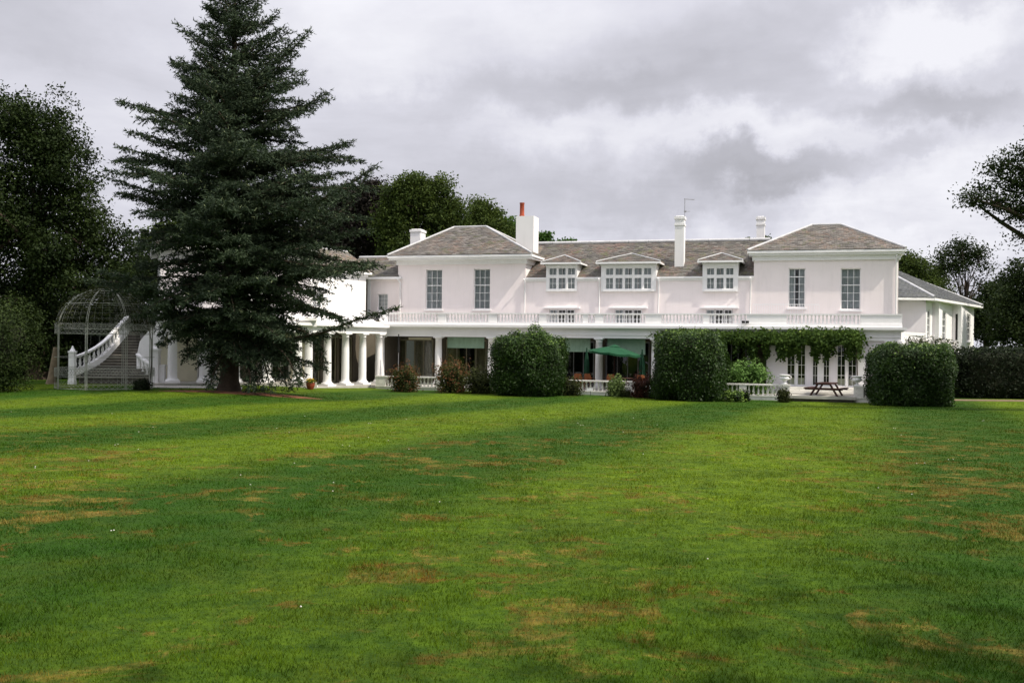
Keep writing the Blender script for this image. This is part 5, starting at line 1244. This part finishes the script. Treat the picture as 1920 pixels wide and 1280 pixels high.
T('dark_oak', 'tall dark tree filling the right edge above the hedge', 1935, 72, 10, [(1930, 545, 48, 54), (1890, 580, 40, 50), (1960, 600, 60, 80), (1905, 620, 60, 50), (1905, 510, 22, 22), (1990, 500, 60, 60), (2060, 600, 90, 90)], M_darkl, 50000, .10, 114, .42, 50, .55, .8, .4, 24)
T('overhanging_oak', 'dark oak bough reaching in from the right edge against the sky', 2110, 43, 13, [(1868, 318, 26, 16), (1890, 305, 24, 18), (1905, 285, 16, 14), (1808, 368, 16, 8), (1835, 372, 24, 12), (1862, 382, 26, 14), (1890, 378, 30, 18), (1850, 352, 20, 8), (1880, 345, 22, 14), (1910, 340, 28, 22), (1915, 400, 26, 20), (1898, 412, 18, 10), (1912, 450, 14, 14), (1935, 300, 30, 30),
    (1960, 360, 60, 60), (1980, 280, 60, 50), (2060, 300, 90, 90), (2150, 330, 110, 110), (2080, 420, 90, 60), (1918, 250, 8, 10), (2200, 420, 90, 70), (1835, 395, 12, 6), (1790, 372, 6, 5)], M_oakl, 66000, .062, 115, .30, 40, .6, .8, .55, 60, .35, lobes=False)
p = onground(0, 44)
bush('olive_shrub', 'sprawling olive green shrub at the lower left edge of the lawn', 'shrub', p.x - 2.0, p.y + 1.2, p.z - .05, 4.8, 3.6, 4.0, M_darkl, 34000, .05, 121, expo=2.3, lump=.10, out=.35)
p = onground(20, 58)
bush('dark_shrub', 'dark shrub bank left of the gazebo under the huge tree', 'shrub', p.x - 1.0, p.y + 3, p.z - .1, 7, 4.0, 4.6, M_darkl, 17000, .10, 122, expo=2.6, lump=.12, out=.3)
sp0 = onground(98, 53.5); sx = thing('bare_stump', 'pale bare leaning trunk beside the iron gazebo', 'stump', tuple(sp0))
MB().tube([(-.05, 0, -.1), (0, 0, .3), (.10, 0, 1.1), (.22, 0, 1.95)], [.30, .22, .17, .15], 10).build('trunk', M_paleb, sx)

# unseen oaks added beside and behind the viewpoint to darken the near grass
for k, (x, y, h, cr2, lb) in enumerate([(11.5, -2.5, 15, 5.2, 'tall oak beside the viewpoint, nearest the camera'), (20, 1.5, 16, 5.0, 'tall oak on the right lawn edge, in front of the overhanging one'), (3.5, -9.0, 16, 5.0, 'tall oak behind the viewpoint, middle of the three'), (-9, -6.5, 17, 5.0, 'oak behind the viewpoint on the left')]):
    bl_ = [(x + cr2 * .5 * math.cos(q), y + cr2 * .5 * math.sin(q), h * .68 + (q % 2) * .8, cr2 * .62, cr2 * .62, h * .20) for q in (0, 1.26, 2.5, 3.8, 5.0)] + [(x, y, h * .8, cr2 * .7, cr2 * .7, h * .2)]
    tree('shade_oak', lb, 'tree', Vector((x, y, gz(x, y))), h, bl_, M_oakl, 9000, .20, .9, 30, 200 + k, .4, .7, 'oaks around the viewpoint', 14, False, fork=.3)
# ------------------------------------------------------------------ iron gazebo
gc = onground(198, 49.2); kz = 49.2 / F; R_ = 87 * kz
gb = thing('iron_gazebo', 'round open wrought iron gazebo with a domed rib roof, before the curved stair', 'gazebo', tuple(gc))
zt_ = P(198, 617, 49.2).z - gc.z; zd = P(198, 541, 49.2).z - gc.z
def ring(z, r, t=.016, n=40): return [(r * math.cos(2 * math.pi * i / n), r * math.sin(2 * math.pi * i / n), z) for i in range(n + 1)], t
for (z, t_) in [(.06, .012), (.62, .010), (1.02, .011), (zt_ - .24, .011), (zt_, .014), (1.55, .008)]:
    p_, t = ring(z, R_, t_); MB().tube(p_, t, 5, caps=False).build('ring_rail', M_iron, gb)
for j, fr_ in enumerate((.42, .74)):
    zz = zt_ + (zd - zt_) * math.sin(fr_ * math.pi / 2); p_, t = ring(zz, R_ * math.cos(fr_ * math.pi / 2), .012); MB().tube(p_, t, 5, caps=False).build('dome_ring', M_iron, gb)
post = None
for i in range(8):
    a = math.pi * (1 + i / 4)
    for dr_ in (0, .035):
        aa_ = a + dr_; x, y = R_ * math.cos(aa_), R_ * math.sin(aa_)
        if post is None: post = MB().tube([(0, 0, 0), (0, 0, zt_)], .015, 6).build('post', M_iron, gb, (x, y, 0))
        else: inst(post, (x, y, 0), gb)
        pts = [(R_ * math.cos(f_ * math.pi / 2) * math.cos(aa_), R_ * math.cos(f_ * math.pi / 2) * math.sin(aa_), zt_ + (zd - zt_) * math.sin(f_ * math.pi / 2)) for f_ in [k / 12 for k in range(13)]]
        MB().tube(pts, .012, 5, caps=False).build('dome_rib', M_iron, gb)
# scrolled lattice bands: crossed bars and circles
def band(z0, z1, n, name, circ=True):
    mb = MB(); 
    for i in range(n):
        a = 2 * math.pi * i / n; b_ = 2 * math.pi * (i + 1) / n; m_ = (a + b_) / 2; rr_ = R_ * 1.0
        c_, s_ = math.cos, math.sin
        if circ:
            h = (z1 - z0) / 2; pts = [(rr_ * c_(m_ + h * .8 / R_ * c_(q)), rr_ * s_(m_ + h * .8 / R_ * c_(q)), (z0 + z1) / 2 + h * .85 * s_(q)) for q in [k * math.pi / 4 for k in range(9)]]; mb.tube(pts, .007, 4, caps=False)
        mb.tube([(rr_ * c_(a), rr_ * s_(a), z0), (rr_ * c_(b_), rr_ * s_(b_), z1)], .005, 4, caps=False); mb.tube([(rr_ * c_(a), rr_ * s_(a), z1), (rr_ * c_(b_), rr_ * s_(b_), z0)], .005, 4, caps=False)
    mb.build(name, M_iron, gb)
band(.64, 1.0, 44, 'lattice_band'); band(zt_ - .22, zt_ - .03, 72, 'frieze_band', False); band(zt_ + .05, zt_ + .26, 60, 'frieze_band', True)
band(.08, .30, 60, 'lattice_band', False)
MB().lathe([(.10, zd), (.04, zd + .08), (.08, zd + .16), (.01, zd + .30)], 8).build('finial', M_iron, gb)
# fine wire mesh filling the dome and the sides
mb = MB()
for k in range(40):
    a_ = 2 * math.pi * k / 40; mb.tube([(R_ * math.cos(f_ * math.pi / 2) * math.cos(a_), R_ * math.cos(f_ * math.pi / 2) * math.sin(a_), zt_ + (zd - zt_) * math.sin(f_ * math.pi / 2)) for f_ in [j / 9 for j in range(10)]], .004, 3, caps=False)
    if k % 2 == 0: mb.tube([(R_ * math.cos(a_), R_ * math.sin(a_), .05), (R_ * math.cos(a_), R_ * math.sin(a_), 1.02)], .005, 3, caps=False)
for k in range(1, 12):
    f_ = k / 12; p_, t = ring(zt_ + (zd - zt_) * math.sin(f_ * math.pi / 2), R_ * math.cos(f_ * math.pi / 2), .004, 28); mb.tube(p_, .004, 3, caps=False)
o = mb.build('wire_mesh', M_iron, gb); o['kind'] = 'stuff'
# climber straggling over the dome
rng = np.random.default_rng(9); n = 9000; th_ = rng.random(n) * 2 * np.pi; ff = rng.random(n) ** .8
ok = (np.sin(th_ * 3 + 1) + np.sin(th_ * 5 + ff * 6) + rng.normal(size=n) * .9) > -.1; th_, ff = th_[ok], ff[ok]
q = np.stack([R_ * np.cos(ff * np.pi / 2) * np.cos(th_), R_ * np.cos(ff * np.pi / 2) * np.sin(th_), zt_ + (zd - zt_) * np.sin(ff * np.pi / 2)], 1) + rng.normal(size=(len(ff), 3)) * .07
cl_ = thing('climbing_rose', 'thin olive climber straggling over the dome of the iron gazebo', 'climbing plant', tuple(gc))
quads_obj('leaves', leaf_quads(q, .045, rng), M_olive, cl_, np.clip(.6 + .3 * rng.normal(size=len(q)), 0, 1))
mb = MB(); mb.tube([(R_ * .98, -.1, 0), (R_ * 1.01, -.1, 1.2), (R_ * .98, .05, 2.4), (R_ * .8, .2, zt_ + .9), (R_ * .3, .3, zd)], [.03, .025, .02, .015, .01], 5); mb.build('stem', M_bark, cl_)
o = bushat('low_shrub', 'small dark shrub at the right foot of the iron gazebo', 'shrub', 262, 47.4, 24, .5, M_yew, 1500, .05, 141, expo=2.2, lump=.15, out=.3)

# ------------------------------------------------------------------ curved stair up to the portico terrace
sc0 = onground(220, 55); stc = thing('curved_staircase', 'curved outdoor stair of dark steps with white balustrade behind the iron gazebo', 'staircase', (sc0.x, sc0.y, 0))
def loc(px, py, D): p_ = P(px, py, D); return Vector((p_.x - sc0.x, p_.y - sc0.y, p_.z))
ns = 17; M_tread = simple('worn_stone_tread', (0.26, 0.24, 0.20), 0.9, 0.25, 2.5, bump=0.01, dirt=((0.08, 0.09, 0.05), 0.6))
for i in range(ns):
    t = i / (ns - 1); py = 706 - (706 - 622) * t; D = 54.2 + 5.0 * t
    Lx = np.interp(py, [622, 640, 660, 680, 700, 706], [229, 223, 211, 190, 162, 150]); Rx = np.interp(py, [622, 640, 660, 675, 690, 706], [250, 252, 253, 255, 275, 290])
    a, b = loc(Lx - 4, py, D), loc(Rx + 4, py, D)
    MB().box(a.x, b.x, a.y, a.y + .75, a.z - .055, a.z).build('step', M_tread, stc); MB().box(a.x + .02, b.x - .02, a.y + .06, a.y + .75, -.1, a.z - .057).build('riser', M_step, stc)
rail = [(133, 671, 53.6), (150, 666, 54.0), (168, 658, 54.5), (185, 648, 55.1), (200, 636, 55.7), (214, 621, 56.4), (226, 607, 57.0), (238, 594, 57.7)]
rl = [loc(*q_) for q_ in rail]
def ribbon(pts, z_up, z_dn, w):
    mb = MB(); vs = []; n = len(pts)
    for i, p_ in enumerate(pts):
        t_ = (pts[min(i + 1, n - 1)] - pts[max(i - 1, 0)]); t_.z = 0; t_.normalize(); s_ = Vector((-t_.y, t_.x, 0)) * w / 2
        for q_ in (p_ + s_ + Vector((0, 0, z_up)), p_ - s_ + Vector((0, 0, z_up)), p_ - s_ + Vector((0, 0, z_dn)), p_ + s_ + Vector((0, 0, z_dn))): vs.append(q_)
    fs = [(4 * i + k, 4 * i + 4 + k, 4 * i + 4 + (k + 1) % 4, 4 * i + (k + 1) % 4) for i in range(n - 1) for k in range(4)] + [(0, 1, 2, 3), (4 * n - 1, 4 * n - 2, 4 * n - 3, 4 * n - 4)]
    return mb.add(vs, fs)
def dens(pts, k=4):
    o2 = []
    for a, b in zip(pts, pts[1:]): o2 += [a.lerp(b, j / k) for j in range(k)]
    return o2 + [pts[-1]]
rd = dens(rl)
for _ in range(3): rd = [rd[0]] + [(rd[i - 1] + rd[i] * 2 + rd[i + 1]) / 4 for i in range(1, len(rd) - 1)] + [rd[-1]]
ribbon(rd, .05, -.05, .24).build('handrail', M_trim, stc)
ribbon(rd, -.66, -1.0, .22).build('stringer', M_trim, stc)
bl = None
for i in range(2, len(rd) - 1, 2):
    for off in (0,):
        p_ = rd[i] + Vector((0, 0, -.66))
        if bl is None: bl = baluster_mb(.62, .085).build('baluster', M_trim, stc, p_)
        else: inst(bl, p_, stc)
# newel with pointed finial, left and right
def newel(px, D, w, ytop, ybot, label=None):
    a = loc(px, ybot, D); b = loc(px, ytop, D); h = b.z
    mb = MB().box(a.x - w / 2, a.x + w / 2, a.y - w / 2, a.y + w / 2, 0, h - .38).box(a.x - w * .6, a.x + w * .6, a.y - w * .6, a.y + w * .6, h - .38, h - .28).box(a.x - w * .56, a.x + w * .56, a.y - w * .56, a.y + w * .56, .25, .60)
    mb.lathe([(w * .55, h - .28), (w * .30, h - .16), (.03, h)], 4, a.x, a.y, False, math.pi / 4); return mb.build('newel_post', M_trim, stc)
newel(135.5, 53.5, .30, 648, 706); newel(290.5, 53.6, .44, 644, 716)
a, b = loc(297, 684, 53.7), loc(309, 716, 53.7); MB().box(a.x, b.x, a.y - .1, a.y + .15, 0, a.z - .06).box(a.x - .02, b.x + .04, a.y - .14, a.y + .19, a.z - .06, a.z + .02).build('low_wall', M_trim, stc)
out = [(256, 700), (256, 668), (262, 640), (290, 605), (326, 580), (345, 576), (345, 596), (322, 612), (299, 648), (292, 660), (292, 700)]
vs = [loc(px, py, 55.2) for px, py in out]; n = len(vs); vs2 = vs + [v_ + Vector((0, .28, 0)) for v_ in vs]
MB().add(vs2, [tuple(range(n)), tuple(range(2 * n - 1, n - 1, -1))] + [(i, i + n, (i + 1) % n + n, (i + 1) % n) for i in range(n)]).build('parapet_wall', M_trim, stc)
rail2 = dens([loc(*q_) for q_ in [(258, 664, 54.6), (262, 668, 54.2), (272, 676, 53.9), (284, 684, 53.7)]], 3); ribbon(rail2, .05, -.05, .2).build('handrail', M_trim, stc)
for i in range(1, len(rail2) - 1, 2): inst(bl, rail2[i] + Vector((0, 0, -.66)), stc)
# garden room behind the stair
gr0 = P(112, 700, 62); gr1 = P(312, 700, 60.5); gl_ = math.hypot(gr1.x - gr0.x, gr1.y - gr0.y); ga = math.atan2(gr1.y - gr0.y, gr1.x - gr0.x)
gr = thing('garden_room', 'low pale garden room with dark glazing behind the curved stair', 'building', (gr0.x, gr0.y, 0), ga)
q = [(.3, .95, .4, 3.1), (1.35, 3.35, .4, 3.1)]; wall_open(0, gl_, 0, 4.35, 0, .3, q).build('wall', M_wallR, gr)
for k, t in enumerate(q): window(gr, *t, 0, 1 if k == 0 else 3, 2, fw=.07, bar=.05, sill=False, name='garden_window', seed=k)
MB().box(-.1, gl_ + .1, -.15, 4, 4.35, 4.55).build('flat_roof', M_lead, gr); MB().box(0, .3, .3, 4, 0, 4.35).box(gl_ - .3, gl_, .3, 4, 0, 4.35).box(0, gl_, 3.9, 4, 0, 4.35).build('wall', M_wallR, gr)
# ivy on the garden room
rng = np.random.default_rng(15); iv = thing('ivy', 'yellow green ivy spreading over the garden room wall above the stair', 'climbing plant', (gr0.x, gr0.y, 0), ga)
n = 5200; x = rng.random(n) * gl_; z = 3.2 + 1.7 * rng.random(n); keep = (np.hypot((x - 4.3) / .85, (z - 3.75) / .75) + rng.normal(size=n) * .15 > 1) & (rng.random(n) < .9)
q = np.stack([x, -.12 - .15 * rng.random(n), z], 1)[keep]; quads_obj('leaves', leaf_quads(q, .07, rng, np.tile([0, -1, .3], (len(q), 1)), up=.1), M_olive, iv, np.clip(.75 + .25 * rng.normal(size=len(q)), 0, 1))

# far woods closing the horizon on both sides, beyond what the house and the trees hide
rng = np.random.default_rng(66); cs = []
for (x0_, x1_, d_) in ((-260, -75, 125), (75, 300, 130)):
    for k in range(34):
        x = x0_ + (x1_ - x0_) * (k + rng.random()) / 34; cs.append((x, d_ + rng.uniform(-12, 14), rng.uniform(3.0, 5.0), 7, 6, rng.uniform(4.0, 6.5)))
for k in range(30): cs.append((-62 - rng.random() * 14, 10 + 112 * (k + .5) / 30, 4.5, 6, 6, rng.uniform(4, 6.5)))
for k in range(30): cs.append((66 + rng.random() * 14, 0 + 120 * (k + .5) / 30, 4.5, 6, 6, rng.uniform(4, 6.5)))
Pp, C, var, nr = crown_cloud(cs, 44000, .4, rng, 1.1, 20, .3)
Pp[:, 2] = np.maximum(Pp[:, 2], .1)
o = quads_obj('woods', leaf_quads(Pp, .34, rng, nr * .4), M_darkl, None, var); tag(o, 'belt of dark woodland closing the view on both sides of the grounds', None, kind='stuff')
